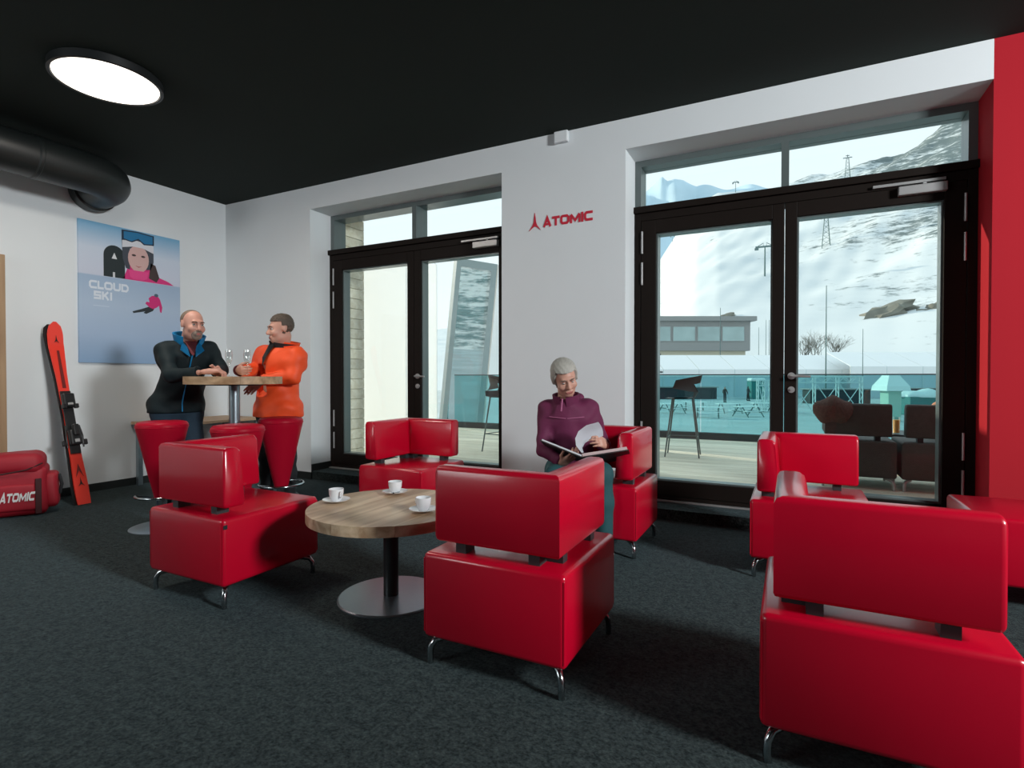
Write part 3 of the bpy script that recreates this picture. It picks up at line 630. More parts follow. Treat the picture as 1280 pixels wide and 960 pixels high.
obj('toe_cap', B(.066, .076, -.02, .02, .88, .90, .003), M['silver'], o)
bm = tube([(.03, -.06, .50), (.04, -.062, .60), (.03, -.052, .70)], .007, 8); tube([(.03, .06, .50), (.04, .062, .60), (.03, .052, .70)], .007, 8, bm)
obj('ski_brake', bm, M['ski_black'], sk)
obj('brake_pad', B(.015, .04, -.095, -.055, .52, .57, .006), M['ski_black'], sk); obj('brake_pad', B(.015, .04, .055, .095, .52, .57, .006), M['ski_black'], sk)
fs = lambda u, v, d: (.0145+d, u, v)
obj('tip_emblem', prism([(x*.05, 1.47+y*.07) for x, y in EMB], .0012, f=lambda u, v, d: (.016+d+max(0, v-1.44)*.16, u, v)), M['ski_black'], sk)
obj('tail_emblem', prism([(x*.06, .16+y*.08) for x, y in EMB], .0012, f=lambda u, v, d: (.0125+d, u, v)), M['ski_black'], sk)
obj('print_stripe', prism([(-.012, 1.05), (.016, 1.05), (.012, 1.40), (-.006, 1.40)], .0012, f=lambda u, v, d: (.0125+d, u, v)), M['ski_dark'], sk)
obj('print_stripe', prism([(-.03, .24), (.0, .36), (.03, .24), (.0, .30)], .0012, f=lambda u, v, d: (.0125+d, u, v)), M['ski_dark'], sk)
s2 = thing('ski', 'second ski of the pair, mostly hidden, with its black tip edge showing', 'ski', (.540, -1.768, .001)); s2.rotation_euler = (.008, -lean, 0)
bm = ski_bm();
for v in bm.verts: v.co.x = -v.co.x*.0 - (v.co.x if v.co.z < 1.4 else v.co.x*.28) - .012
bmesh.ops.recalc_face_normals(bm, faces=bm.faces[:])
obj('board', bm, M['ski_black'], s2, smooth=30)

bagz = math.atan2(.30, .155) - PI/2
bag = thing('ski_bag', 'big red nylon boot bag with white lettering on the carpet by the left wall', 'bag', (.70, -2.05, 0), -.47)
# local: x = outwards (front at 0), y = along, negative to the left
def soft_box(x0, x1, y0, y1, z0, z1, bev, seg=4, sub=0, puff=.0):
    bm = B(x0, x1, y0, y1, z0, z1, bev, seg)
    bmesh.ops.subdivide_edges(bm, edges=[e for e in bm.edges if e.calc_length() > .12], cuts=5, use_grid_fill=True)
    for v in bm.verts:
        u = (v.co.y-y0)/(y1-y0); wz = (v.co.z-z0)/(z1-z0); v.co.x += puff*math.sin(PI*max(0, min(1, u)))*math.sin(PI*max(0, min(1, wz)))*(1 if v.co.x > (x0+x1)/2 else -1)
        v.co += Vector((math.sin(v.co.y*23+v.co.z*11), math.sin(v.co.z*19), math.sin(v.co.y*17+v.co.x*9)))*.004
    return bm
obj('body', soft_box(-.30, 0, -.85, -.03, .004, .40, .05, 4, puff=.015), M['bag'], bag, smooth=70)
obj('lid', soft_box(-.31, .012, -.83, -.05, .33, .50, .065, 5, puff=.01), M['bag'], bag, smooth=70)
obj('end_pocket', soft_box(-.26, -.04, -.06, .035, .05, .33, .035, 4), M['bag'], bag, smooth=70)
obj('lid_piping', tube([(.018, -.81, .345), (.022, -.60, .340), (.022, -.35, .345), (.018, -.15, .375), (.006, -.055, .42)], .006, 8), M['bag_dark'], bag, smooth=True)
obj('front_pocket', soft_box(-.02, .022, -.80, -.095, .05, .26, .02, 3), M['bag'], bag, smooth=70)
obj('strap', B(.012, .026, -.100, -.062, .02, .30, .004), M['bag_dark'], bag)
obj('side_strap', tube([(-.15, .036, .30), (-.13, .055, .22), (-.14, .040, .14)], .012, 8), M['black_cloth'], bag, smooth=True)
word('ATOMIC', -.312, .130, .070, lambda u, v, d: (.0275+d, u, v), .002, M['whiteprint'], bag, squeeze=.200/word_len('ATOMIC', .070, 1., .08), gap=.045, shear=.14)
obj('lid_emblem', prism([(-.46, .432), (-.40, .44), (-.385, .425), (-.42, .42)], .003, f=lambda u, v, d: (.016+d, u, v)), M['whiteprint'], bag)

# ---------------------------------------------------------------- corner table, bar table, stools
ct = thing('corner_table', 'low side table with pale wooden top in the corner behind the men', 'table', (.016, -1.085, 0))
obj('tabletop', B(0, .64, 0, 1.05, .622, .652, .004), M['pale'], ct)
for x, y in ((.03, .03), (.58, .03), (.03, .99), (.58, .99)): obj('leg', B(x, x+.045, y, y+.045, 0, .622, .003), M['steel'], ct)
obj('apron', B(.05, .60, .04, .06, .57, .622), M['dgrey'], ct)

bt = thing('bar_table', 'tall round wooden bar table on a steel post between the two men', 'table', (2.222, -1.527, 0))
def plank_disc(parent, R, z0, z1, n, m, axis, bev=.002):
    for k in range(n):
        a, b = -R+2*R*k/n+.0008, -R+2*R*(k+1)/n-.0008; a = max(a, -R+1e-3); b = min(b, R-1e-3)
        N = 14
        top = [(a+(b-a)*i/N, math.sqrt(max(0, R*R-(a+(b-a)*i/N)**2))) for i in range(N+1)]
        poly = [(x, y) for x, y in top]+[(x, -y) for x, y in reversed(top)]
        g = (lambda u, v, d: (u, v, d)) if axis == 'Y' else (lambda u, v, d: (v, u, d))
        obj('plank', prism(poly, z1-z0, f=g, z0=z0), m, parent)
plank_disc(bt, .340, 1.055, 1.112, 4, M['oaktop'], 'X')
obj('top_plate', lathe([(0, 1.054), (.20, 1.054), (.20, 1.045), (0, 1.045)], 32), M['blackm'], bt)
obj('post', tube([(0, 0, .03), (0, 0, 1.046)], .039, 28), M['steel'], bt, smooth=True)
obj('base', lathe([(0, 0), (.15, 0), (.15, .02), (.14, .03), (0, .032)], 48), M['steel'], bt, smooth=30)
def cone_stool(label, loc, group=None):
    t = thing('bar_stool', label, 'stool', loc, 0, group)
    obj('upholstered_cone', lathe([(0, .782), (.13, .782), (.157, .776), (.169, .760), (.170, .742), (.160, .70), (.126, .55), (.092, .39), (.06, .25), (.054, .225), (0, .225)], 48), M['leather2'], t, smooth=50)
    obj('seat_seam', tube([(  .1695*math.cos(2*PI*k/40), .1695*math.sin(2*PI*k/40), .742) for k in range(41)], .0035, 6), M['leather2'], t, smooth=True)
    obj('post', tube([(0, 0, .01), (0, 0, .26)], .03, 20), M['chrome'], t, smooth=True)
    obj('base', lathe([(0, 0), (.215, 0), (.215, .005), (.20, .011), (.05, .016), (0, .016)], 48), M['steel'], t, smooth=30)
    ring = [(.17*math.cos(a), .17*math.sin(a), .24) for a in np.linspace(-2.2, 2.2, 26)]
    bm = tube(ring, .010, 10); tube([ring[0], (0, 0, .20)], .009, 8, bm); tube([ring[-1], (0, 0, .20)], .009, 8, bm)
    obj('footrest', bm, M['chrome'], t, smooth=True); return t
s = cone_stool('red cone shaped bar stool in front of the man in dark jacket', (1.885, -1.872, 0), None)
for lab, loc in (('red cone shaped bar stool behind the armchair, under the bar table', (2.649, -1.815, 0)), ('red cone shaped bar stool in front of the man in orange', (2.332, -1.192, 0))):
    c = copy_tree(s); c.location = loc; c['label'] = lab
def flute(label, loc):
    t = thing('champagne_flute', label, 'glass', loc)
    obj('bowl', lathe([(.004, .085), (.016, .10), (.024, .13), (.027, .165), (.0245, .205), (.0235, .205), (.026, .165), (.023, .13), (.015, .102), (0, .09)], 28), M['clear'], t, smooth=60)
    obj('stem', lathe([(0, 0), (.030, 0), (.030, .002), (.006, .006), (.0035, .02), (.0035, .075), (.005, .086), (0, .088)], 24), M['clear'], t, smooth=60)
    return t
flute('champagne flute in the hand of the man in the dark jacket', (2.1294, -1.5067, 1.113)); flute('champagne flute in the hand of the man in the orange jacket', (2.2039, -1.4016, 1.113))

# ---------------------------------------------------------------- coffee table with cups
cf = thing('coffee_table', 'low round wooden coffee table on a black post and steel disc', 'table', (4.225, -2.125, 0))
plank_disc(cf, .405, .413, .462, 6, M['oak'], 'Y')
obj('post', tube([(0, 0, .01), (0, 0, .413)], .0375, 28), M['blackm'], cf, smooth=True)
obj('base', lathe([(0, 0), (.262, 0), (.262, .005), (.255, .010), (0, .011)], 56), M['steel'], cf, smooth=30)
def cup_set(loc, rot, la, lb, spoon=None):
    sc = thing('saucer', la, 'saucer', (loc[0], loc[1], .4625), rot)
    obj('plate', lathe([(0, .004), (.028, .004), (.05, .009), (.068, .016), (.069, .018), (.05, .0125), (.027, .0075), (0, .0075)], 40), M['porcelain'], sc, smooth=60)
    cu = thing('coffee_cup', lb, 'cup', (loc[0], loc[1], .4705), rot)
    obj('bowl', lathe([(0, 0), (.022, 0), (.0235, .003), (.030, .012), (.0355, .035), (.0375, .062), (.0360, .062), (.034, .035), (.028, .013), (0, .009)], 40), M['porcelain'], cu, smooth=60)
    obj('coffee', lathe([(0, .044), (.034, .044), (.034, .043), (0, .043)], 32), M['coffee'], cu)
    obj('handle', tube([(.033, 0, .050), (.050, 0, .053), (.058, 0, .042), (.054, 0, .028), (.036, 0, .020)], .0042, 10), M['porcelain'], cu, smooth=True)
    if spoon:
        sp = thing('teaspoon', spoon, 'spoon', (loc[0], loc[1], .4755), rot+2.6)
        bm = tube([(.035, .03, .004), (.075, .03, .010), (.10, .03, .013)], [.002, .0025, .004], 8); obj('handle', bm, M['chrome'], sp, smooth=True)
        bm = bmesh.new(); bmesh.ops.create_uvsphere(bm, u_segments=12, v_segments=8, radius=1)
        for v in bm.verts: v.co = Vector((.025+v.co.x*.014, .03+v.co.y*.008, .0035+v.co.z*.0025))
        obj('spoon_bowl', bm, M['chrome'], sp, smooth=True)
cup_set((3.935, -2.205), -.3, 'white saucer nearest the left end of the coffee table', 'white coffee cup nearest the left end of the coffee table')
cup_set((4.075, -1.905), 2.4, 'white saucer at the far edge of the coffee table, with a spoon', 'white coffee cup at the far edge of the coffee table', 'small steel teaspoon on the far saucer')
cup_set((4.455, -2.165), 2.9, 'white saucer at the right of the coffee table, partly hidden by the armchair', 'white coffee cup at the right of the coffee table, partly hidden by the armchair')

# ---------------------------------------------------------------- red lounge chairs
S_ = .588
def wedge(L0, L1, sgn=1):
    """padded back, mitred at the corner end L0: outer face upright, inner face leaning; swept along +x, inner side towards +y"""
    prof = [(0, .015), (.004, .005), (.014, 0), (.100, 0), (.110, .004), (.114, .014), (.094, .262), (.088, .279), (.074, .290), (.058, .293), (.022, .293), (.007, .288), (0, .274)]
    bm = bmesh.new(); rows = []
    for x, k, mt_ in ((L0, 1, 1), (L0+.125, 1, 0), (L1-.014, 1, 0), (L1-.006, .985, 0), (L1, .93, 0)):
        rows.append([bm.verts.new((x+(y if mt_ else 0), .055+(y-.055)*k, .146+(z-.146)*k)) for y, z in prof])
    n = len(prof)
    for a, b in zip(rows, rows[1:]):
        for k in range(n): bm.faces.new((a[k], b[k], b[(k+1) % n], a[(k+1) % n]))
    bm.faces.new(rows[0]); bm.faces.new(rows[-1][::-1]); bmesh.ops.recalc_face_normals(bm, faces=bm.faces[:])
    return bm
def lounge_chair(name, label, lm, panels=True, cat='armchair', group=None):
    """origin at the base centre; backrest along -y, arm along -x"""
    t = thing(name, label, cat, (0, 0, 0), 0, group); h = S_/2
    bm = B(-h, h, -h, h, .106, .434, .020, 3); obj('seat', bm, lm, t, smooth=60)
    for sx in (-1, 1):
        for sy in (-1, 1): obj('seam', tube([(sx*(h-.0055), sy*(h-.0055), .128), (sx*(h-.0055), sy*(h-.0055), .412)], .0035, 6), lm, t, smooth=True)
    for sx in (-1, 1):
        for sy in (-1, 1):
            d = Vector((sx, sy, 0)).normalized()
            P = [Vector((sx*(h-.075), sy*(h-.075), .104)), Vector((sx*(h-.075), sy*(h-.075), .096))+d*.012, Vector((sx*(h-.05), sy*(h-.05), .086))+d*.022, Vector((sx*(h-.035), sy*(h-.035), .062))+d*.018, Vector((sx*(h-.03), sy*(h-.03), .03))+d*.013, Vector((sx*(h-.03), sy*(h-.03), .0))+d*.012]
            obj('leg', tube(P, [.016, .014, .013, .0125, .012, .012], 12), M['chrome'], t, smooth=True)
    if panels:
        i = .034
        bm = wedge(-h+i, h-i)
        for v in bm.verts: v.co += Vector((0, -h+i, .472))
        obj('backrest', bm, lm, t, smooth=50)
        bm = wedge(-h+i, h-i)
        for v in bm.verts: v.co = Vector((v.co.y-h+i, v.co.x, v.co.z+.472))
        bmesh.ops.recalc_face_normals(bm, faces=bm.faces[:])
        obj('armrest', bm, lm, t, smooth=50)
        for x in (-h+.14, h-.14):
            obj('bracket', B(x-.022, x+.022, -h+i+.02, -h+i+.085, .432, .476), M['dgrey'], t)
            obj('bracket', B(-h+i+.02, -h+i+.085, x-.022, x+.022, .432, .476), M['dgrey'], t)
    return t
base = lounge_chair('lounge_chair', 'red leather armchair nearest the middle, seen from behind beside the coffee table', M['leather'])
def put(o, x, y, rz, label): o.location = (x, y, 0); o.rotation_euler = (0, 0, rz); o['label'] = label; return o
# group round the coffee table
C_ = put(base, 5.052, -2.292, PI/2, 'red leather armchair in the centre, seen from behind, hiding part of the coffee table')
A_ = put(copy_tree(base), 3.34, -2.335, 0, 'red leather armchair left of the coffee table, in front of the bar stools')
for ch in A_.children:
    pass
obj('care_tag', B(.2945, .2965, -.290, -.270, .385, .405), M['black_cloth'], A_)
B_ = put(copy_tree(base), 3.36, -.80, -PI/2, 'red leather armchair behind the coffee table, in front of the left glass door')
W_ = put(copy_tree(base), 4.905, -.735, PI, 'red leather armchair in which the woman with the album sits')
D_ = put(copy_tree(base), 6.240, -2.306, 0, 'red leather armchair filling the lower right corner, seen from behind')
E_ = put(copy_tree(base), 6.118, -.722, -PI/2, 'red leather armchair in front of the right glass door')
F_ = lounge_chair('seat_cube', 'red leather cube seat without backrest by the red wall at right edge', M['leather'], False, 'seat'); F_.location = (7.125, -.635, 0)

# ---------------------------------------------------------------- terrace furniture
def shell_stool(label, loc, rz):
    t = thing('terrace_stool', label, 'stool', loc, rz)
    # seat with a wrap-around back on +x
    bm = bmesh.new(); n = 20; rows = []
    prof = [(-.19, .742, .19), (-.12, .735, .20), (.06, .735, .205), (.15, .75, .205), (.19, .82, .20), (.21, .93, .195), (.232, 1.03, .19)]
    for x, z, wd in prof: rows.append([(x, wd*(-1+2*k/n), z) for k in range(n+1)])
    V_ = [[bm.verts.new((x-(abs(y)/.2)**2*(.34 if z > .90 else .05 if z > .76 else .02), y*(1.12 if z > .90 else 1), z-((abs(y)/.2)**2*.07 if z > .90 else 0))) for x, y, z in r] for r in rows]
    for i in range(len(V_)-1):
        for k in range(n):
            if i == 4 and 5 <= k < 15: continue       # the opening in the back
            bm.faces.new((V_[i][k], V_[i][k+1], V_[i+1][k+1], V_[i+1][k]))
    bmesh.ops.solidify(bm, geom=bm.faces[:], thickness=.018)
    obj('shell', bm, M['brownplastic'], t, smooth=50)
    bm = bmesh.new(); pads = []
    for sx in (-1, 1):
        for sy in (-1, 1):
            obj('leg', tube([(sx*.12, sy*.12, .735), (sx*.205, sy*.19, 0)], [.011, .009], 10), M['frame2'], t, smooth=True)
    obj('footring', tube([(sx*.176, sy*.166, .24) for sx, sy in ((-1, -1), (1, -1), (1, 1), (-1, 1), (-1, -1))], .007, 8), M['frame2'], t)
    return t
shell_stool('brown shell bar stool on the terrace, seen through the left leaf of right door', (4.80, 2.93, .1), .10)
shell_stool('brown shell bar stool on the terrace, seen through the left glass door', (2.55, 2.25, .1), PI-.2)
tt = thing('terrace_table', 'dark bar height table on the terrace between the shell stools', 'table', (3.55, 2.9, .1))
obj('tabletop', B(-.55, .93, -.35, .35, 1.06, 1.085, .004), M['dgrey'], tt)
for x in (-.4, .5): obj('leg', B(x-.03, x+.03, -.03, .03, .01, 1.06), M['blackm'], tt); obj('foot', B(x-.04, x+.04, -.28, .28, 0, .012), M['blackm'], tt)
t1 = lounge_chair('terrace_chair', 'dark brown terrace lounge chair under the brown fur throw', M['taupe']); t1.location = (6.57, 1.80, .1)
for ch in t1.children:
    if ch.name.startswith('leg'): ch.data.materials.clear(); ch.data.materials.append(M['silver'])
t2 = copy_tree(t1); t2.location = (7.19, 1.80, .1); t2.rotation_euler = (0, 0, PI/2); t2['label'] = 'dark brown terrace lounge chair at the right edge of the glass door'
bm = bmesh.new(); bmesh.ops.create_icosphere(bm, subdivisions=5, radius=1)
for v in bm.verts:
    c_ = v.co.copy(); k = 1+.02*math.sin(c_.x*31)*math.sin(c_.z*29+c_.y*27)+.015*math.sin(c_.x*57+c_.z*43)
    v.co = Vector((c_.x*.165*k, c_.y*.125*k, c_.z*.125*k + .014*math.cos(c_.x*6)))
o = obj('fur_cushion', bm, M['fur'], None, (6.37, 1.46, .832), smooth=True); tag(o, 'fluffy brown rounded throw cushion over the left terrace chair back', 'cushion')
o.location = (6.375, 1.80-.294+.065, .800)
lt = thing('terrace_low_table', 'low dark table on the terrace in front of the lounge chairs', 'table', (6.9, 2.62, .1))
obj('tabletop', B(-.4, .4, -.3, .3, .40, .43, .004), M['dgrey'], lt)
for sx in (-.36, .32):
    for sy in (-.26, .22): obj('leg', B(sx, sx+.04, sy, sy+.04, 0, .40), M['blackm'], lt)
jg = thing('juice_glass', 'tall glass of orange drink on the terrace table', 'glass', (6.99, 2.45, .5305))
obj('tumbler', lathe([(0, 0), (.032, 0), (.036, .17), (.034, .17), (.030, .006), (0, .006)], 24), M['clear'], jg, smooth=50)
obj('juice', lathe([(0, .007), (.029, .007), (.0325, .14), (0, .14)], 24), M['juice'], jg, smooth=50)
bm = soft_box(-.17, .17, -.07, .07, 0, .34, .05, 4, puff=.04)
o = obj('terrace_cushion', bm, M['peach'], None, (7.43, 2.28, .536), smooth=70); tag(o, 'peach coloured cushion peeping over the right terrace chair', 'cushion')

# ---------------------------------------------------------------- things on the square behind the railing
def truss(name, label, loc, L_, Hh_, rz):
    t = thing(name, label, 'truss', loc, rz)
    for s_ in (0, 1):
        bm = bmesh.new(); y = s_*.35
        tube([(0, y, Hh_), (L_, y, Hh_)], .05, 6, bm); tube([(0, y, Hh_-.45), (L_, y, Hh_-.45)], .05, 6, bm)
        k = 0; x = 0
        while x < L_-.1: tube([(x, y, Hh_-.45 if k % 2 else Hh_), (min(L_, x+.5), y, Hh_ if k % 2 else Hh_-.45)], .03, 5, bm); x += .5; k += 1
        obj('beam', bm, M['truss'], t)
    for x in (0, L_*.33, L_*.66, L_):
        bm = bmesh.new()
        for y in (0, .35): tube([(x, y, 0), (x, y, Hh_)], .045, 6, bm)
        for k in range(int(Hh_/.5)): tube([(x, 0 if k % 2 else .35, k*.5), (x, .35 if k % 2 else 0, k*.5+.5)], .028, 5, bm)
        obj('upright', bm, M['truss'], t)
    bm = bmesh.new()
    for i in range(3): x = L_*.33*i; tube([(x+.1, 0, .1), (x+L_*.33-.1, 0, Hh_-.6)], .035, 5, bm); tube([(x+L_*.33-.1, 0, .1), (x+.1, 0, Hh_-.6)], .035, 5, bm)
    obj('brace', bm, M['truss'], t); return t
truss('stage_truss', 'white aluminium truss frame on the square behind the railing', (6.1613, 42.8197, -1.8), 5.4, 2.9, .47)
truss('stage_truss', 'smaller truss frame at the right edge of the left door leaf', (3.6583, 46.0363, -1.8), 1.6, 2.6, .47)
def picnic(label, loc, rz, g):
    t = thing('picnic_table', label, 'table', loc, rz, g)
    obj('tabletop', B(-1, 1, -.35, .35, .72, .77), M['tent'], t)
    for s_ in (-1, 1):
        obj('bench', B(-1, 1, s_*.75-.14, s_*.75+.14, .42, .46), M['tent'], t)
        bm = tube([(s_*.7, -.8, 0), (s_*.7, -.2, .72)], .04, 6); tube([(s_*.7, .8, 0), (s_*.7, .2, .72)], .04, 6, bm); tube([(s_*.7, -.8, .40), (s_*.7, .8, .40)], .035, 6, bm)
        obj('leg_frame', bm, M['pyl'], t)
    return t
PIC = [(0.8225, 36.7475), (1.6984, 42.8034), (3.2907, 39.1239), (-1.2893, 44.6532), (4.1173, 45.1545), (-2.4246, 40.7112)]
for i, p in enumerate(PIC): picnic('picnic table on the icy square, ' + ('right behind the shell stool', 'in the middle of the left leaf', 'nearest below the teal kiosk', 'second from the left edge of the left leaf', 'farthest to the right by the door stile', 'at the left edge of the left leaf')[i], (p[0], p[1], -1.8), .47+(i % 3-1)*.35, 'picnic tables on the square')
o = thing('kiosk', 'dark teal box shaped kiosk with a snow covered roof', 'kiosk', (2.0298, 74.3749, -1.8), .47)
obj('cabin', B(-.9, .9, -.7, .7, 0, 2.3), M['teal'], o); obj('roof_snow', B(-.95, .95, -.75, .75, 2.3, 2.75, .2, 3), M['tent'], o)
o = thing('advert_pillar', 'pale green pillar with a white tapered cap on the square', 'pillar', (11.9055, 39.0082, -1.8), .47)
obj('shaft', B(-.42, .42, -.42, .42, 0, 2.0, .03), mat('pale_green', (.40, .58, .50), .7), o)
bm = bmesh.new(); rws = [[bm.verts.new((sx*w_, sy*w_, z)) for sx, sy in ((-1, -1), (1, -1), (1, 1), (-1, 1))] for w_, z in ((.78, 2.0), (.74, 2.3), (.40, 2.9), (.36, 3.0))]
for a, b in zip(rws, rws[1:]):
    for k in range(4): bm.faces.new((a[k], a[(k+1) % 4], b[(k+1) % 4], b[k]))
bm.faces.new(rws[0][::-1]); bm.faces.new(rws[-1]); bmesh.ops.recalc_face_normals(bm, faces=bm.faces[:]); obj('cap', bm, M['tent'], o)
o = thing('skip_container', 'teal skip heaped with snow at the right behind the terrace chairs', 'container', (15.068, 47.3468, -1.8), .47)
obj('bin', B(-1.5, 1.5, -.8, .8, 0, 1.4, .05), M['teal'], o)
bm = bmesh.new(); bmesh.ops.create_icosphere(bm, subdivisions=3, radius=1)
for v in bm.verts: v.co = Vector((v.co.x*1.7*(1+.1*math.sin(v.co.y*7)), v.co.y*.9, 1.4+max(-.1, v.co.z)*.55*(1+.2*math.sin(v.co.x*6))))
obj('snow_heap', bm, M['tent'], o, smooth=True)
for i, (lab, p, l_) in enumerate((('low dark shed behind the white truss frame', (10.5061, 65.2182), 6.5), ('low dark shed between the pale pillar and skip', (18.7197, 73.8656), 5.), ('dark low wall beside the picnic tables', (-6.4004, 70.0891), 8.))):
    o = thing('shed', lab, 'shed', (p[0], p[1], -1.8), .47); obj('walls', B(-l_/2, l_/2, -.8, .8, 0, 1.5), M['darkbox'], o); obj('roof', B(-l_/2-.2, l_/2+.2, -1, 1, 1.5, 1.62), M['bld'], o)
def pole(label, loc, h, r0=.09, g=None):
    o = thing('slender_pole', label, 'pole', loc, 0, g); obj('shaft', tube([(0, 0, 0), (0, 0, h)], [r0, r0*.5], 8), M['pyl'], o); obj('foot', lathe([(0, 0), (r0*2.5, 0), (r0*2.5, .15), (r0, .3), (0, .3)], 12), M['pyl'], o)
pole('thin pole rising in front of the grey building roof', (-5.1504, 99.8764, -1.8), 15.2)
pole('tall thin pole standing beside the bare shrubs', (9.9538, 73.9048, -1.8), 14.2)
pole('thin pole in front of the taller marquee', (14.2602, 78.3319, -1.8), 9.0, .06)
for k, (px_, hh) in enumerate((((1.3837, 94.2245), 11), ((2.3582, 96.961), 12.4), ((2.9756, 92.7904), 12), ((7.9269, 128.9321), 10.5), ((9.521, 131.983), 11), ((10.8495, 134.8991), 10.8), ((12.2197, 137.8364), 10.2), ((15.4556, 134.9945), 10.4))):
    pole('thin grey stake, ' + ('first of three by the centre stile of the left leaf', 'tallest of three by the centre stile of the left leaf', 'last of three by the centre stile of the left leaf', 'leftmost of five in the right leaf', 'second from left of five in the right leaf', 'third from left of five in the right leaf', 'fourth from left of five in the right leaf', 'rightmost of five, behind the darker shrub')[k], (px_[0], px_[1], -1.8), hh, .06, 'stakes by the piste')
def shrub(label, loc, h, seed):
    o = thing('bare_shrub', label, 'shrub', loc); rg = random.Random(seed); bm = bmesh.new()
    def grow(p, d, l, r, n):
        e = p+d*l; tube([p, e], [r, r*.7], 4, bm, False)
        if n:
            for _ in range(3):
                v = (d+Vector((rg.uniform(-.8, .8), rg.uniform(-.8, .8), rg.uniform(-.2, .5)))).normalized(); grow(p+d*l*rg.uniform(.45, 1), v, l*rg.uniform(.55, .8), r*.62, n-1)
    for k in range(5): grow(Vector((rg.uniform(-.6, .6), rg.uniform(-.4, .4), 0)), Vector((rg.uniform(-.4, .4), rg.uniform(-.3, .3), 1)).normalized(), h*.34, .06, 4)
    obj('branches', bm, M['twig'], o)
for k, (p, h, lab) in enumerate((((7.9864, 108.8842, 4.3139), 6.5, 'bare grey shrub at the left of the row of shrubs'), ((10.5331, 119.1523, 4.5702), 9.5, 'bare shrub in the middle of the row, by the tall pole'), ((12.5707, 103.3528, 3.8182), 7.4, 'darker bare shrub at the right of the row of shrubs'))):
    shrub(lab, (p[0], p[1], p[2]-1.0), h, 5+k)

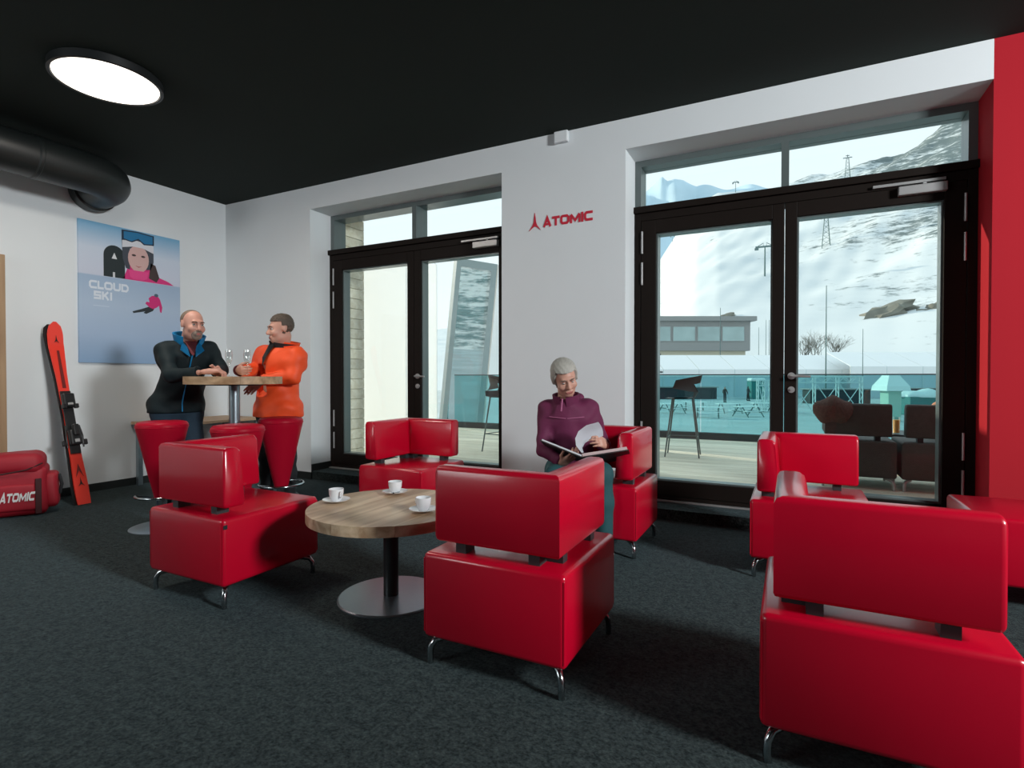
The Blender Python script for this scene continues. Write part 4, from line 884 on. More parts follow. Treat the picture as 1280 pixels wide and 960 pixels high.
# ---------------------------------------------------------------- people: one smooth surface each, from blended limb shapes
class SDF:
    def __init__(s, lo, hi, h):
        s.lo = np.array(lo, np.float32); s.h = h; s.n = np.maximum(4, np.ceil((np.array(hi)-s.lo)/h).astype(int)+1)
        s.f = np.full(s.n, .25, np.float32)
    def sub(s, lo, hi):
        a = np.clip(np.floor((np.array(lo)-s.lo)/s.h).astype(int), 0, s.n-1); b = np.clip(np.ceil((np.array(hi)-s.lo)/s.h).astype(int)+1, 1, s.n)
        sl = tuple(slice(x, y) for x, y in zip(a, b))
        ax = [s.lo[i]+s.h*np.arange(a[i], b[i], dtype=np.float32) for i in range(3)]
        return sl, np.stack(np.meshgrid(*ax, indexing='ij'), -1)
    def put(s, fn, lo, hi, k=.02, op='add'):
        m = k+.06; sl, P = s.sub(np.array(lo)-m, np.array(hi)+m)
        if P.size == 0: return
        d = fn(P).astype(np.float32); a = s.f[sl]
        if op == 'cut': d = -d; hh = np.maximum(k-np.abs(a-d), 0)/k; s.f[sl] = np.maximum(a, d)+hh*hh*k/4
        else: hh = np.maximum(k-np.abs(a-d), 0)/k; s.f[sl] = np.minimum(a, d)-hh*hh*k/4
    def cap(s, a, b, r1, r2=None, k=.02, flat=None, op='add'):
        a = np.array(a, np.float32); b = np.array(b, np.float32); r2 = r1 if r2 is None else r2; R = max(r1, r2)
        ba = b-a; L2 = max(float(ba@ba), 1e-9)
        def fn(P):
            q = P-a
            t = np.clip((q@ba)/L2, 0, 1); v = q-t[..., None]*ba
            if flat is not None:
                nn, fc = flat; c = v@np.array(nn, np.float32); v = v+np.array(nn, np.float32)*(c*(1/fc-1))[..., None]
            return np.sqrt((v*v).sum(-1))-(r1+(r2-r1)*t)
        s.put(fn, np.minimum(a, b)-R, np.maximum(a, b)+R, k, op)
    def ell(s, c, r, Mx=None, k=.02, op='add'):
        c = np.array(c, np.float32); r = np.array(r, np.float32); Mx = np.eye(3, dtype=np.float32) if Mx is None else np.array(Mx, np.float32)
        R = float(r.max())
        def fn(P):
            q = (P-c)@Mx; k0 = np.sqrt(((q/r)**2).sum(-1)); k1 = np.sqrt(((q/r**2)**2).sum(-1))
            return k0*(k0-1)/np.maximum(k1, 1e-6)
        s.put(fn, c-R, c+R, k, op)
    def wrinkle(s, amp, fr):
        sl, P = s.sub(s.lo, s.lo+s.h*s.n); x, y, z = P[..., 0]*fr, P[..., 1]*fr, P[..., 2]*fr
        wv = np.sin(3.1*z+2.2*np.sin(1.7*x+.8*y)+1.3*y)*np.sin(1.3*x-1.1*y+1.9*np.sin(1.2*z))+.6*np.sin(5.3*z-2.4*x+1.8*np.sin(2.1*y+x))
        s.f[sl] += (amp*.7*wv).astype(np.float32)
    def mesh(s, name):
        f = s.f; ins = f < 0; n = np.array(f.shape)
        c = np.zeros(n-1, np.int8)
        cs = [(i, j, k) for i in (0, 1) for j in (0, 1) for k in (0, 1)]
        for i, j, k in cs: c += ins[i:n[0]-1+i, j:n[1]-1+j, k:n[2]-1+k]
        act = np.argwhere((c > 0) & (c < 8)); I = act
        vals = {q: f[I[:, 0]+q[0], I[:, 1]+q[1], I[:, 2]+q[2]] for q in cs}
        acc = np.zeros((len(I), 3)); cnt = np.zeros(len(I))
        for q in cs:
            for ax in range(3):
                if q[ax] == 0:
                    q2 = list(q); q2[ax] = 1; q2 = tuple(q2); v0, v1 = vals[q], vals[q2]; m = (v0 < 0) != (v1 < 0)
                    t = np.where(m, v0/np.where(m, v0-v1, 1), 0); p = np.repeat(np.array([q], float), len(I), 0); p[:, ax] = t
                    acc += p*m[:, None]; cnt += m
        V = s.lo+s.h*(I+acc/cnt[:, None])
        im = np.full(n-1, -1, np.int32); im[tuple(I.T)] = np.arange(len(I)); F = []
        for ax in range(3):
            o1, o2 = [(1, 2), (2, 0), (0, 1)][ax]
            a0 = [slice(0, None)]*3; a0[ax] = slice(0, n[ax]-1); a1 = list(a0); a1[ax] = slice(1, n[ax])
            m = ins[tuple(a0)] != ins[tuple(a1)]; E = np.argwhere(m)
            E = E[(E[:, o1] > 0) & (E[:, o2] > 0) & (E[:, o1] < n[o1]-1) & (E[:, o2] < n[o2]-1)]
            g = []
            for d1, d2 in ((1, 1), (0, 1), (0, 0), (1, 0)):
                J = E.copy(); J[:, o1] -= d1; J[:, o2] -= d2; g.append(im[tuple(J.T)])
            q = np.stack(g, 1); fl = ins[tuple(E.T)]; q[~fl] = q[~fl][:, ::-1]; F.append(q[(q >= 0).all(1)])
        F = np.concatenate(F)
        me = bpy.data.meshes.new(name); me.vertices.add(len(V)); me.vertices.foreach_set('co', V.astype(np.float32).ravel())
        me.loops.add(F.size); me.loops.foreach_set('vertex_index', F.astype(np.int32).ravel())
        me.polygons.add(len(F)); me.polygons.foreach_set('loop_start', np.arange(0, F.size, 4, dtype=np.int32))
        me.update(calc_edges=True); me.polygons.foreach_set('use_smooth', [True]*len(F)); return me
vv3 = lambda *a: np.array(a, float)
unit = lambda v: np.array(v, float)/np.linalg.norm(v)
def head_axes(fwd, up=(0, 0, 1)):
    f_ = unit(fwd); y = -f_; z = unit(np.array(up)-y*np.dot(up, y)); x = np.cross(y, z); return np.stack([x, y, z], 1)   # columns; face looks along -y, person's left = +x
def head(S, c, X, sc=1., woman=False):
    lp = .0055 if woman else .0075
    T = lambda p: np.array(c)+X@(np.array(p, float)*sc); e = lambda p, r, k=.02, op='add': S.ell(T(p), np.array(r)*sc, X, k, op)
    e((0, .018, .036), (.075, .094, .080)); e((0, -.030, -.030), (.061, .062, .082), .03); e((0, -.056, -.092), (.033, .030, .024), .03)
    e((0, -.012, -.078), (.052, .050, .038), .03)
    S.cap(T((-.032, -.082, .026)), T((.032, -.082, .026)), .011*sc, k=.015)
    S.cap(T((0, -.090, .008)), T((0, -.108, -.030)), .0085*sc, .0135*sc, .012); 
    for s_ in (-1, 1):
        S.ell(T((s_*.031, -.097, .005)), np.array((.019, .014, .011))*sc, X, .012, 'cut')
        e((s_*.041, -.066, -.030), (.022, .020, .022), .02); S.cap(T((s_*.008, -.097, -.034)), T((s_*.014, -.094, -.034)), .0075*sc, k=.008)
        e((s_*.074, .014, .000), (.009, .019, .028), .010)
    S.cap(T((-.020, -.089, -.064)), T((.020, -.089, -.064)), lp*sc, k=.010); S.cap(T((-.016, -.088, -.073)), T((.016, -.088, -.073)), lp*1.05*sc, k=.010)
    S.cap(T((-.022, -.101, -.0685)), T((.022, -.101, -.0685)), .0022*sc, k=.004, op='cut')
    return T
def hand(S, w, d, n, s, curl=.5, spread=.1, sc=1., k=.012):
    """w wrist, d towards the fingertips, n out of the palm, s towards the thumb"""
    w = np.array(w, float); d = unit(d); n = unit(np.array(n)-d*np.dot(n, d)); s = np.cross(n, d)*(1 if np.dot(np.cross(n, d), s) > 0 else -1)
    S.cap(w-d*.01, w+d*.02, .026*sc, .028*sc, k=.02, flat=(n, .7))
    for j, (o, L, r) in enumerate(((.030, (.040, .024, .020), .0090), (.010, (.045, .028, .021), .0093), (-.010, (.041, .026, .020), .0088), (-.029, (.032, .020, .018), .0078))):
        kn = w+d*(.088-.004*abs(j-1))*sc+s*o*sc
        S.cap(w+d*.02*sc+s*o*.55*sc, kn, .0165*sc, .0125*sc, k=.015)
        a = 0; p = kn; dd = unit(d+s*o*spread*10)
        for q, l in enumerate(L):
            a += curl*(.75, 1.0, .7)[q]; v = dd*math.cos(a)+n*math.sin(a); e = p+v*l*sc; S.cap(p, e, r*sc*(1-.06*q), r*sc*(.94-.08*q), k=.005); p = e
    p = w+d*.026*sc+s*.026*sc; v = unit(d*.62+s*.62+n*.42); e = p+v*.044*sc; S.cap(p, e, .0135*sc, .0105*sc, k=.014)
    v2 = unit(d*.85+s*.12+n*.5*(.4+curl)); e2 = e+v2*.032*sc; S.cap(e, e2, .0105*sc, .0092*sc, k=.006); S.cap(e2, e2+unit(v2+n*.4*curl)*.020*sc, .0092*sc, .0075*sc, k=.005)
def bounds(J, pad=.16):
    P = np.array([v for v in J.values() if isinstance(v, (tuple, list, np.ndarray)) and len(v) == 3 and np.ndim(v) == 1]); return P.min(0)-pad, P.max(0)+pad
def limbs(S, J, g, arms=1., legs=1., torso=1., r=0.):
    """g = growth in metres over the bare body"""
    fw = unit(J['fwd']); 
    def torso_():
        ch, pv, nk = np.array(J['chest']), np.array(J['pelvis']), np.array(J['neck']); L, R = np.array(J['shL']), np.array(J['shR']); ax = unit(L-R)
        hl, hr = np.array(J['hipL']), np.array(J['hipR']); mid = (ch*.45+pv*.55)
        w = torso
        S.cap(ch-ax*.070, ch+ax*.070, .108*w+g, k=.05, flat=(fw, .86)); S.cap(mid-ax*.055, mid+ax*.055, .100*w+g, k=.06, flat=(fw, .92)); S.cap(hl*.55+pv*.45, hr*.55+pv*.45, .112*w+g, k=.06, flat=(fw, .95))
        S.cap(ch, mid, .115*w+g, k=.05); S.cap(mid, pv, .115*w+g, .118*w+g, k=.05)
        up = unit(nk-pv)
        S.cap(R+ax*.02, L-ax*.02, .058+g, k=.06); S.cap(R+ax*.05-up*.06, L-ax*.05-up*.06, .075*w+g, k=.06); S.cap(nk-up*.02, ch*.5+nk*.5, .062+g*.6, .09+g, k=.05)
    torso_()
    for s_ in 'LR':
        sh, el, wr = (np.array(J[q+s_]) for q in ('sh', 'el', 'wr'))
        if arms:
            S.cap(sh, el, .050*arms+g, .040*arms+g, k=.035); S.cap(el, el*.25+wr*.75, .040*arms+g, .030*arms+g, k=.02); S.cap(el*.25+wr*.75, wr, .030*arms+g, .025+g, k=.015)
def legs_(S, J, g):
    for s_ in 'LR':
        hp, kn, an = (np.array(J[q+s_]) for q in ('hip', 'kn', 'an'))
        S.cap(hp, kn, .080+g, .055+g, k=.04); S.cap(kn, kn*.6+an*.4, .053+g, .052+g, k=.03); S.cap(kn*.6+an*.4, an, .052+g, .036+g, k=.03)
def cutplane(S, p, nrm, lo=None, hi=None):
    """remove what lies on the side nrm points to"""
    p = np.array(p, np.float32); nrm = np.array(unit(nrm), np.float32)
    sl, P = S.sub(lo if lo is not None else S.lo, hi if hi is not None else S.lo+S.h*S.n)
    S.f[sl] = np.maximum(S.f[sl], ((P-p)@nrm))
def shoe(J, s_, root, m, fwd, sole):
    an = np.array(J['an'+s_]); f_ = unit((fwd[0], fwd[1], 0)); S = SDF(an-vv3(.28, .28, .15), an+vv3(.28, .28, .12), .006)
    b = np.array((an[0], an[1], J['floor']))
    S.cap(b-f_*.05+vv3(0, 0, .045), b+f_*.16+vv3(0, 0, .035), .045, .038, k=.03); S.cap(an, b+vv3(0, 0, .05), .048, .05, k=.04); cutplane(S, b+vv3(0, 0, .016), (0, 0, -1))
    o = link('shoe', S.mesh('shoe'), m, root)
    S = SDF(an-vv3(.28, .28, .15), an+vv3(.28, .28, .12), .006); S.cap(b-f_*.05+vv3(0, 0, .02), b+f_*.16+vv3(0, 0, .02), .049, .042, k=.02); cutplane(S, b+vv3(0, 0, .002), (0, 0, -1)); cutplane(S, b+vv3(0, 0, .02), (0, 0, 1)); link('sole', S.mesh('sole'), sole, o)
def face_bits(root, T, X, eye_dir=(0, -1, 0), brow_m=None, lids=False, sc=1.):
    for s_ in (-1, 1):
        bm = bmesh.new(); bmesh.ops.create_uvsphere(bm, u_segments=16, v_segments=10, radius=.0115*sc)
        c = Vector(T((s_*.031, -.0775, .0055)))
        for v in bm.verts: v.co += c
        ey = obj('eye', bm, M['eyew'], root, smooth=180)
        bm = bmesh.new(); bmesh.ops.create_uvsphere(bm, u_segments=12, v_segments=8, radius=.0058*sc); c2 = c+Vector(X@unit(np.array(eye_dir)))*(.0078*sc)
        for v in bm.verts: v.co += c2
        obj('iris', bm, M['eyed'], ey, smooth=180)
        P = [T((s_*x, y, z)) for x, y, z in ((.012, -.0945, .0205), (.026, -.0945, .026), (.040, -.088, .025), (.050, -.079, .020))]
        obj('eyebrow', tube(P, [.003, .0042, .004, .002], 8), brow_m or M['brow'], root, smooth=True)
        P = [T((s_*x, y, z)) for x, y, z in ((.019, -.0870, .010), (.026, -.0905, .014), (.035, -.0895, .0135), (.043, -.082, .009))]
        obj('eyelid', tube(P, [.0024, .0036, .0036, .002], 8), M['skin_lid'], root, smooth=True)
M['lip_soft'] = mat('soft_lip', (.42, .15, .13), .5); M['skin_lid'] = mat('eyelid_skin', (.40, .20, .15), .5)
def paint_lips(me, T, X, skin, lip):
    me.materials.append(skin); me.materials.append(lip); n = len(me.polygons); co = np.empty(len(me.vertices)*3); me.vertices.foreach_get('co', co); co = co.reshape(-1, 3)
    li = np.empty(n*4, np.int32); me.loops.foreach_get('vertex_index', li); ce = co[li.reshape(-1, 4)].mean(1); q = (ce-T((0, 0, 0)))@X
    m = (((q[:, 0]/.025)**2+((q[:, 2]+.0685)/.0105)**2) < 1) & (q[:, 1] < -.075)
    me.polygons.foreach_set('material_index', m.astype(np.int32))
def shell(base, T, X, t, region, name, m, root, extra=None):
    """hair or beard: the head surface grown by t and kept where region(q) < 0, q in head axes"""
    S = SDF(base.lo, base.lo+base.h*(base.n-1), base.h); S.f = base.f.copy()
    if extra: extra(S)
    sl, P = S.sub(S.lo, S.lo+S.h*S.n); q = (P-np.array(T((0, 0, 0)), np.float32))@np.array(X, np.float32)
    tt = t(q) if callable(t) else t
    S.f = np.maximum(S.f-tt, region(q)).astype(np.float32)
    return link(name, S.mesh(name), m, root)
def sub_head(c, X, h=.0035, woman=False):
    S = SDF(np.array(c)-.17, np.array(c)+.17, h); T = head(S, c, X, 1., woman); return S, T
def ring(c, ax, r0, r1, z0, z1, th, open_deg=0, fwd=None, n=40, flare=0.):
    """collar: a short band round the neck, open towards fwd by open_deg"""
    ax = unit(ax); f_ = unit(np.array(fwd)-ax*np.dot(fwd, ax)); s_ = np.cross(ax, f_); bm = bmesh.new(); rows = []
    a0 = math.radians(open_deg/2); A = np.linspace(a0, 2*PI-a0, n)
    for a in A:
        dirv = f_*math.cos(a)+s_*math.sin(a); row = []
        for r_, z_ in ((r0, z0), (r1+flare, z1), (r1+flare-th, z1), (r0-th, z0)): row.append(bm.verts.new(Vector(np.array(c)+ax*z_+dirv*r_)))
        rows.append(row)
    for a, b in zip(rows, rows[1:]):
        for k in range(4): bm.faces.new((a[k], a[(k+1) % 4], b[(k+1) % 4], b[k]))
    if open_deg: bm.faces.new(rows[0][::-1]); bm.faces.new(rows[-1])
    bmesh.ops.recalc_face_normals(bm, faces=bm.faces[:]); return bm

# ---- man in the dark jacket, left of the bar table
def man_dark():
    J = dict(neck=(1.6843, -1.5381, 1.3748), chest=(1.6383, -1.5297, 1.2464), pelvis=(1.517, -1.5296, 0.8656), shL=(1.7117, -1.379, 1.3359), shR=(1.618, -1.6959, 1.3178),
             elL=(1.8572, -1.3749, 1.1688), elR=(1.8309, -1.7703, 1.1158), wrL=(2.0107, -1.5441, 1.1472), wrR=(2.1259, -1.6874, 1.1486),
             hipL=(1.5409, -1.4508, 0.8223), hipR=(1.5102, -1.6233, 0.8311), knL=(1.6802, -1.476, 0.4071), knR=(1.5737, -1.6645, 0.413), anL=(1.5728, -1.4019, 0.004), anR=(1.5238, -1.6506, 0.0325), head=(1.7706, -1.5594, 1.5242))
    J['fwd'] = (.93, -.36, 0); J['floor'] = 0.
    J['anL'] = (*J['anL'][:2], .085); J['anR'] = (*J['anR'][:2], .085)
    root = thing('person', 'man in dark jacket with blue collar leaning at the tall bar table', 'person', (J['pelvis'][0], J['pelvis'][1], 0)); inv = Vector(root.location)
    X = head_axes((1.0, -.12, -.10), (-.02, .0, 1)); lo, hi = bounds(J, .2)
    S = SDF(lo, hi, .006); limbs(S, J, -.012); legs_(S, J, -.012); S.cap(J['neck'], np.array(J['head'])+X@vv3(0, .03, -.06), .060, .056, k=.03); T = head(S, J['head'], X)
    hand(S, J['wrR'], np.array((2.1834, -1.6245, 1.1579))-np.array(J['wrR']), (.2, .4, -.6), (0, .6, .8), .9); hand(S, J['wrL'], np.array((2.1456, -1.565, 1.1649))-np.array(J['wrL']), (.3, -.8, -.3), (0, 0, 1), .8)
    me = S.mesh('body'); paint_lips(me, T, X, M['skin2'], M['lip']); obs = [link('body', me, None, root)]
    H_, T2 = sub_head(J['head'], X)
    face_bits(root, T, X, (-.1, -1, -.1))
    shell(H_, T2, X, lambda q: .0022+.0*q[..., 0], lambda q: np.maximum(np.maximum(.012-q[..., 1]-.25*q[..., 2], -.055-q[..., 2]), np.where((np.abs(q[..., 0]) > .068) & (np.abs(q[..., 1]-.012) < .024) & (np.abs(q[..., 2]) < .034), .01, q[..., 2]-.118)), 'hair', M['hair_short'], root)
    mouth = lambda q: np.sqrt((q[..., 0]/1.25)**2+((q[..., 2]+.0690)*1.5)**2)
    shell(H_, T2, X, .0042, lambda q: np.maximum(np.maximum(np.maximum(q[..., 1]+.052, np.minimum(np.sqrt(q[..., 0]**2+((q[..., 2]+.078)*1.02)**2)-.042, 9)), .0135-mouth(q)), q[..., 2]+.040), 'beard', M['beard'], root)
    # jacket, trousers
    S = SDF(lo, hi, .007); limbs(S, J, .012, torso=1.06)
    for s_ in 'RL':
        w, e = np.array(J['wr'+s_]), np.array(J['el'+s_]); d = unit(w-e); cutplane(S, w-d*(.07 if s_ == 'R' else .05), d, w-.13, w+.14)
    p = np.array(J['pelvis']); hl, hr = np.array(J['hipL']), np.array(J['hipR']); S.cap(hl*.7+p*.3+vv3(0, 0, .03), hr*.85+p*.15+vv3(0, 0, .03), .140, .142, k=.06); S.wrinkle(.006, 9); cutplane(S, p-vv3(0, 0, .045), (0, 0, -1)); nk = np.array(J['neck']); cutplane(S, nk+vv3(0, 0, .035), (0, 0, 1), nk-.2, nk+.25)
    obs.append(link('jacket', S.mesh('jacket'), M['jacket_dark'], root))
    S = SDF(lo, hi, .008); legs_(S, J, .014); S.cap(J['hipL'], J['hipR'], .108, k=.05); S.cap(p, p+vv3(0, 0, .02), .118, k=.05); cutplane(S, (0, 0, .05), (0, 0, -1)); cutplane(S, p+vv3(0, 0, .03), (0, 0, 1))
    link('trousers', S.mesh('trousers'), M['jeans'], root)
    up = np.array(J['neck'])-np.array(J['chest']); up = unit(unit(up)+vv3(.1, -.05, .6))
    obj('collar', ring(nk+vv3(-.01, .004, 0), up, .088, .098, -.045, .078, .010, 66, J['fwd'], flare=.022), M['jacket_blue'], root, smooth=True)
    obj('shirt_collar', ring(nk+vv3(-.01, .004, 0), up, .074, .074, -.05, .032, .008, 45, J['fwd']), M['maroon'], root, smooth=True)
    bm = bmesh.new(); f0 = unit(J['fwd']); s0 = np.cross(f0, (0, 0, 1)); q = [bm.verts.new(Vector(nk+f0*a+s0*b+vv3(0, 0, c))) for a, b, c in ((.080, -.045, .02), (.080, .045, .02), (.142, .012, -.085), (.148, 0, -.10), (.142, -.012, -.085))]; bm.faces.new(q); bmesh.ops.solidify(bm, geom=bm.faces[:], thickness=.01); obj('shirt_front', bm, M['maroon'], root)
    # open lapels and the zip down the front
    ch = np.array(J['chest']); f_ = unit(J['fwd']); sd_ = np.cross(f_, (0, 0, 1)); 
    for k in (-1, 1):
        a = nk+f_*.070+sd_*k*.060+vv3(0, 0, .015); b = nk+f_*.125+sd_*k*.085+vv3(0, 0, -.055); c = nk+f_*.142+sd_*k*.018+vv3(0, 0, -.11); d = nk+f_*.095+sd_*k*.028+vv3(0, 0, -.03)
        bm = bmesh.new(); q = [bm.verts.new(Vector(v)) for v in (a, b, c, d)]; bm.faces.new(q); bmesh.ops.solidify(bm, geom=bm.faces[:], thickness=.008); obj('lapel', bm, M['jacket_blue'], root)
    P = [nk+f_*.135+vv3(0, 0, -.085), ch+f_*.152+vv3(0, 0, -.02), ch*.5+p*.5+f_*.150, p+f_*.170+vv3(0, 0, .03), p+f_*.176+vv3(0, 0, -.035)]
    obj('zip', tube(P, .005, 6), M['jacket_blue'], root, smooth=True)
    for s_ in 'LR': shoe(J, s_, root, M['shoe'], J['fwd'], M['blackm'])
    for o in root.children: o.location = -inv
    return root
man_dark()

# ---- man in the orange jacket, behind the bar table
def man_orange():
    J = dict(neck=(2.1028, -0.9782, 1.3656), chest=(2.0686, -0.9753, 1.2208), pelvis=(2.019, -0.9613, 0.8365), shL=(2.3167, -1.0055, 1.2782), shR=(1.8414, -0.9546, 1.3091),
             elL=(2.3141, -1.0543, 1.103), elR=(1.8261, -1.0093, 1.1732), wrL=(2.0705, -1.1558, 1.0828), wrR=(1.9802, -1.3126, 1.1622),
             hipL=(2.1494, -0.9629, 0.7984), hipR=(1.8827, -0.9414, 0.7892), knL=(2.2007, -1.0098, 0.4199), knR=(1.9403, -1.0074, 0.4162), anL=(2.1335, -0.9369, 0.0703), anR=(1.8572, -0.9424, 0.08), head=(2.1197, -1.0122, 1.5178))
    J['fwd'] = (-.25, -.97, 0); J['floor'] = 0.
    J['anL'] = (*J['anL'][:2], .085); J['anR'] = (*J['anR'][:2], .085)
    root = thing('person', 'man in bright orange jacket behind the tall bar table, looking left', 'person', (J['pelvis'][0], J['pelvis'][1], 0)); inv = Vector(root.location)
    X = head_axes((-.42, -.90, -.10), (.06, .04, 1)); lo, hi = bounds(J, .2)
    S = SDF(lo, hi, .006); limbs(S, J, -.012); legs_(S, J, -.012); S.cap(J['neck'], np.array(J['head'])+X@vv3(0, .03, -.06), .058, .054, k=.03); T = head(S, J['head'], X)
    hand(S, J['wrR'], np.array((2.1158, -1.356, 1.1547))-np.array(J['wrR']), (.5, .6, .1), (0, 0, 1), 1.0); hand(S, J['wrL'], np.array((1.9988, -1.2158, 1.0028))-np.array(J['wrL']), (.4, -.6, -.4), (.3, -.9, .2), .28)
    me = S.mesh('body'); paint_lips(me, T, X, M['skin'], M['lip']); link('body', me, None, root)
    face_bits(root, T, X, (.15, -1, -.05), M['hair_brown'])
    H_, T2 = sub_head(J['head'], X)
    ear = lambda q: np.where((np.abs(q[..., 0]) > .062) & (np.abs(q[..., 1]-.010) < .028) & (q[..., 2] < .028), .01, -1.)
    reg = lambda q: np.maximum(np.minimum(.066-q[..., 2]+.25*np.maximum(0, -q[..., 1]-.05), np.maximum(-.006-q[..., 1]+.9*np.abs(np.abs(q[..., 0])-.078)*0, -.052-q[..., 2]-.25*(q[..., 1]-.06))), ear(q))
    shell(H_, T2, X, lambda q: .005+.013*np.clip((q[..., 2]-.05)/.07, 0, 1)+.0025*np.sin(q[..., 0]*260)*np.sin(q[..., 1]*90+q[..., 2]*140), reg, 'hair', M['hair_brown'], root)
    S = SDF(lo, hi, .007); limbs(S, J, .022, torso=1.12)
    for s_ in 'RL':
        w, e = np.array(J['wr'+s_]), np.array(J['el'+s_]); d = unit(w-e); cutplane(S, w-d*.015, d, w-.13, w+.13)
    p = np.array(J['pelvis']); nk = np.array(J['neck']); S.cap(p+vv3(0, 0, .05), p-vv3(0, 0, .10), .155, .16, k=.06); S.cap(J['hipL']+vv3(0, 0, .02), J['hipR']+vv3(0, 0, .02), .126, k=.05); S.wrinkle(.007, 10); cutplane(S, p-vv3(0, 0, .075), (0, 0, -1)); cutplane(S, nk+vv3(0, 0, .04), (0, 0, 1), nk-.2, nk+.25)
    link('jacket', S.mesh('jacket'), M['jacket_orange'], root)
    S = SDF(lo, hi, .008); legs_(S, J, .012); S.cap(J['hipL'], J['hipR'], .105, k=.05); S.cap(p, p+vv3(0, 0, .02), .115, k=.05); cutplane(S, (0, 0, .05), (0, 0, -1)); cutplane(S, p, (0, 0, 1))
    link('trousers', S.mesh('trousers'), M['black_cloth'], root)
    up = unit(np.array(J['neck'])-np.array(J['chest'])+vv3(0, 0, .06))
    obj('collar', ring(nk+vv3(.01, .015, 0), up, .100, .112, -.06, .052, .012, 120, J['fwd'], flare=.014), M['jacket_orange'], root, smooth=True)
    obj('inner_collar', ring(nk+vv3(.008, .012, 0), up, .092, .092, -.05, .040, .010, 40, J['fwd'], flare=.034), M['black_cloth'], root, smooth=True)
    f_ = unit(J['fwd']); sd_ = np.cross(f_, (0, 0, 1))
    bm = bmesh.new(); q = [bm.verts.new(Vector(nk+f_*a+sd_*b+vv3(0, 0, c))) for a, b, c in ((.085, -.060, .03), (.085, .060, .03), (.158, .036, -.09), (.176, .0, -.165), (.158, -.036, -.09))]; bm.faces.new(q); bmesh.ops.solidify(bm, geom=bm.faces[:], thickness=.012); obj('black_fleece', bm, M['black_cloth'], root)
    for s_ in 'LR': 
        shoe(J, s_, root, M['shoe'], J['fwd'], M['sole'])
        w, e = np.array(J['wr'+s_]), np.array(J['el'+s_]); d = unit(w-e); obj('cuff', tube([w-d*.03, w+d*.002], [.047, .044], 20), M['maroon'], root, smooth=50)
    for o in root.children: o.location = -inv
man_orange()

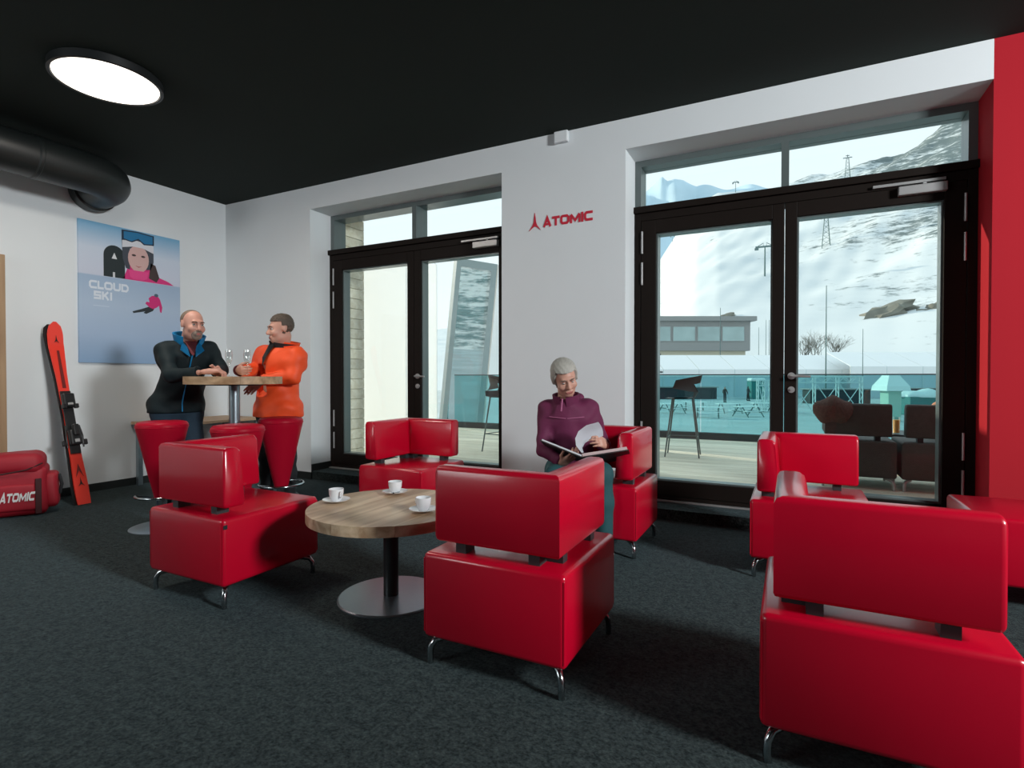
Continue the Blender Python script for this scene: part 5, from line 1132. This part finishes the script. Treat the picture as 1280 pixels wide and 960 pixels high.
# ---- woman with the album
def woman():
    J = dict(neck=(4.6691, -0.8484, 0.9532), chest=(4.6651, -0.8077, 0.8041), pelvis=(4.6796, -0.7373, 0.5164), shL=(4.8122, -0.7542, 0.8926), shR=(4.5301, -0.8526, 0.8848),
             elL=(4.8911, -0.7178, 0.6483), elR=(4.5523, -0.9574, 0.6237), wrL=(4.9715, -0.9233, 0.6756), wrR=(4.7373, -1.0774, 0.5679),
             hipL=(4.7871, -0.7284, 0.4678), hipR=(4.5934, -0.7595, 0.4575), knL=(4.9927, -1.0719, 0.5165), knR=(4.7315, -1.1823, 0.4932), anL=(5.013, -1.0686, 0.0458), anR=(4.8047, -1.2191, 0.0488), head=(4.6963, -0.9332, 1.1045))
    J['fwd'] = (.12, -.99, 0); J['floor'] = 0.
    J['anL'] = (*J['anL'][:2], .08); J['anR'] = (*J['anR'][:2], .08)
    root = thing('person', 'grey haired woman in burgundy fleece sitting with an open album', 'person', (J['pelvis'][0], J['pelvis'][1], 0)); inv = Vector(root.location)
    X = head_axes((.60, -.75, -.44), (-.20, -.10, 1)); lo, hi = bounds(J, .2)
    S = SDF(lo, hi, .0055); limbs(S, J, -.012, torso=.92, arms=.9); legs_(S, J, -.014); S.cap(J['neck'], np.array(J['head'])+X@vv3(0, .03, -.055), .050, .047, k=.03); T = head(S, J['head'], X, .97, True)
    hand(S, J['wrR'], (4.8205, -1.113, 0.6136)-np.array(J['wrR']), (.1, .25, .95), (-.3, -.9, .2), .35, sc=.92); hand(S, J['wrL'], (4.9615, -1.0399, 0.7178)-np.array(J['wrL']), (-.75, .35, -.35), (0, 0, 1), .62, sc=.92)
    me = S.mesh('body'); paint_lips(me, T, X, M['skin'], M['lip_soft']); link('body', me, None, root)
    face_bits(root, T, X, (.10, -.7, -.7), M['hair_short'], sc=.97)
    H_ = SDF(np.array(J['head'])-.19, np.array(J['head'])+.19, .0035); T2 = head(H_, J['head'], X, .97, True)
    def bun(S_): S_.ell(T2((0, .105, -.030)), (.040, .032, .040), X, .03)
    reg = lambda q: np.minimum(.066-q[..., 2]+.3*np.maximum(0, -.085-q[..., 1]), np.maximum(-.040-q[..., 1]+.35*np.maximum(0, .055-q[..., 2]), -.064-q[..., 2]))
    shell(H_, T2, X, lambda q: .010+.007*np.clip(q[..., 2]/.1, 0, 1)+.0007*np.sin(q[..., 0]*210+q[..., 2]*120), reg, 'hair', M['hair_grey'], root, bun)
    S = SDF(lo, hi, .0065); limbs(S, J, .009, torso=.95, arms=.92)
    for s_ in 'RL':
        w, e = np.array(J['wr'+s_]), np.array(J['el'+s_]); d = unit(w-e); cutplane(S, w-d*.012, d, w-.11, w+.11)
    p = np.array(J['pelvis']); nk = np.array(J['neck']); S.cap(p+vv3(0, 0, .05), p, .128, .135, k=.05); S.wrinkle(.005, 11); cutplane(S, p-vv3(0, 0, .03), (0, 0, -1)); cutplane(S, nk+vv3(0, 0, .03), (0, 0, 1), nk-.18, nk+.22)
    link('fleece', S.mesh('fleece'), M['burgundy'], root)
    S = SDF(lo, hi, .0075); legs_(S, J, .012); S.cap(J['hipL'], J['hipR'], .100, k=.05); cutplane(S, (0, 0, .045), (0, 0, -1))
    cutplane(S, (p[0], p[1], .437), (0, 0, -1), (p[0]-.5, -1.02, .2), (p[0]+.6, p[1]+.4, .60))
    link('jeans', S.mesh('jeans'), M['jeans_teal'], root)
    up = unit(nk-np.array(J['chest'])+vv3(0, 0, .05)); f_ = unit(J['fwd']); sd_ = np.cross(f_, (0, 0, 1)); ch = np.array(J['chest'])
    obj('collar', ring(nk+vv3(0, .01, 0), up, .084, .082, -.05, .040, .010, 26, J['fwd'], flare=.010), M['burgundy'], root, smooth=True)
    S = SDF(nk-.22, nk+.22, .006); S.cap(nk-f_*.075-sd_*.075+vv3(0, 0, .01), nk-f_*.075+sd_*.075+vv3(0, 0, .01), .036, k=.03); S.cap(nk-f_*.085+vv3(0, 0, .0), nk-f_*.095+vv3(0, 0, -.06), .045, k=.04); link('hood', S.mesh('hood'), M['burgundy'], root)
    obj('zip', tube([nk+f_*.085+vv3(0, 0, .012), nk+f_*.102+vv3(0, 0, -.03), nk+f_*.116+vv3(0, 0, -.07)], .005, 8), M['seam'], root, smooth=True)
    lt_ = unit((np.array(J['shL'])-np.array(J['shR']))*vv3(1, 1, 0)); ff = np.cross(lt_, (0, 0, 1)); ff = ff if ff @ f_ > 0 else -ff
    for k in (-1, 1):
        P = [ch+ff*(.131-.030*t**2)+lt_*k*.115*t+vv3(0, 0, .030+.010*t) for t in np.linspace(.03, 1, 8)]
        obj('chest_seam', tube(P, .0026, 6), M['seam'], root, smooth=True)
    for s_ in 'LR': shoe(J, s_, root, M['shoe'], J['fwd'], M['sole'])
    for o in root.children: o.location = -inv
woman()

# the album on her lap: cover, page block, one lifted page
al = thing('photo_album', 'large dark open album held on her lap with one page lifted', 'book', (4.8827, -1.1261, 0.6244)); o_ = np.array(al.location)
def slabq(name, pts, th, m, par):
    """four corners (near spine, near outer, far outer, far spine), thickened along the normal"""
    bm = bmesh.new(); P = [Vector(np.array(p)-o_) for p in pts]; nn = (P[1]-P[0]).cross(P[3]-P[0]).normalized(); nn = nn if nn.z > 0 else -nn
    a = [bm.verts.new(p) for p in P]; b = [bm.verts.new(p+nn*th) for p in P]; bm.faces.new(a); bm.faces.new(b[::-1])
    for k in range(4): bm.faces.new((a[k], a[(k+1) % 4], b[(k+1) % 4], b[k]))
    bmesh.ops.recalc_face_normals(bm, faces=bm.faces[:]); return obj(name, bm, m, par), nn
av = np.array((-.045, .235, -.085))
sp, lf, rt = np.array((4.9031, -1.1831, 0.6234)), np.array((4.606, -1.1308, 0.7035)), np.array((5.1641, -1.0836, 0.6708))
cl, nl = slabq('cover', (sp, lf, lf+av, sp+av), .006, M['bookcover'], al); cr, nr_ = slabq('cover', (sp, rt, rt+av, sp+av), .006, M['bookcover'], al)
def blk(nn, a, b, t0, t1, m, nm): nn = np.array(nn); slabq(nm, (a+nn*t0, b+nn*t0, b+av*.97+nn*t0, a+av*.97+nn*t0), t1-t0, m, al)
blk(nl, sp+(lf-sp)*.02, sp+(lf-sp)*.97, .0065, .016, M['paper'], 'page_block'); blk(nr_, sp+(rt-sp)*.02, sp+(rt-sp)*.97, .0065, .024, M['bookpage'], 'page_block')
oc = [(4.8927, -1.1543, 0.6481), (4.8587, -1.1598, 0.6906), (4.8506, -1.152, 0.7334), (4.8643, -1.1332, 0.7764), (4.9012, -1.0915, 0.8114), (4.9608, -1.0386, 0.8294)]
ic = [(4.887, -1.1237, 0.644), (4.88, -1.1044, 0.6708), (4.8864, -1.0783, 0.698), (4.9063, -1.0455, 0.7155), (4.9387, -1.0177, 0.7244), (4.9788, -0.9972, 0.7394)]
bm = bmesh.new(); G = []
for a, b in zip(oc, ic):
    a, b = np.array(a)-o_, np.array(b)-o_; G.append([bm.verts.new(Vector(a+(b-a)*t+np.array((0, .03, 0))*math.sin(PI*t))) for t in np.linspace(0, 1, 8)])
for r0, r1 in zip(G, G[1:]):
    for k in range(7): bm.faces.new((r0[k], r0[k+1], r1[k+1], r1[k]))
bmesh.ops.solidify(bm, geom=bm.faces[:], thickness=.0008); obj('lifted_page', bm, M['paper'], al, smooth=True)

# two passers-by far off on the square
def passer(label, loc, rz, m1, m2):
    o = thing('person', label, 'person', loc, rz); S = SDF((-.45, -.3, 0), (.45, .3, 1.8), .025)
    S.cap((0, 0, 1.05), (0, 0, 1.42), .15, .17, k=.06, flat=((0, 1, 0), .75)); S.ell((0, -.01, 1.66), (.085, .10, .12), k=.04); S.cap((0, 0, 1.45), (0, 0, 1.6), .06, k=.04)
    for s_ in (-1, 1): S.cap((s_*.09, 0, .98), (s_*.12, .05*s_, .08), .095, .06, k=.05); S.cap((s_*.19, 0, 1.42), (s_*.27, -.05, 1.15), .065, .055, k=.05); S.cap((s_*.27, -.05, 1.15), (s_*.22, -.20, .98), .055, .045, k=.03); S.cap((s_*.12, .05*s_, .06), (s_*.12, .05*s_-.14, .05), .055, k=.03)
    me = S.mesh('body'); me.materials.append(m1); me.materials.append(m2); me.materials.append(M['skin'])
    for p in me.polygons: z = p.center.z; p.material_index = 1 if z < .92 else (2 if 1.53 < z < 1.72 and p.center.y < 0 else 0)
    link('body', me, None, o); return o
passer('small distant person in dark clothes standing near the teal kiosk', (1.5063, 67.3763, -1.8), 2.2, M['darkbox'], M['black_cloth'])
passer('small distant person standing to the left of the teal kiosk, by the picnic tables', (-0.5591, 61.8421, -1.8), .6, M['duct'], M['darkbox'])
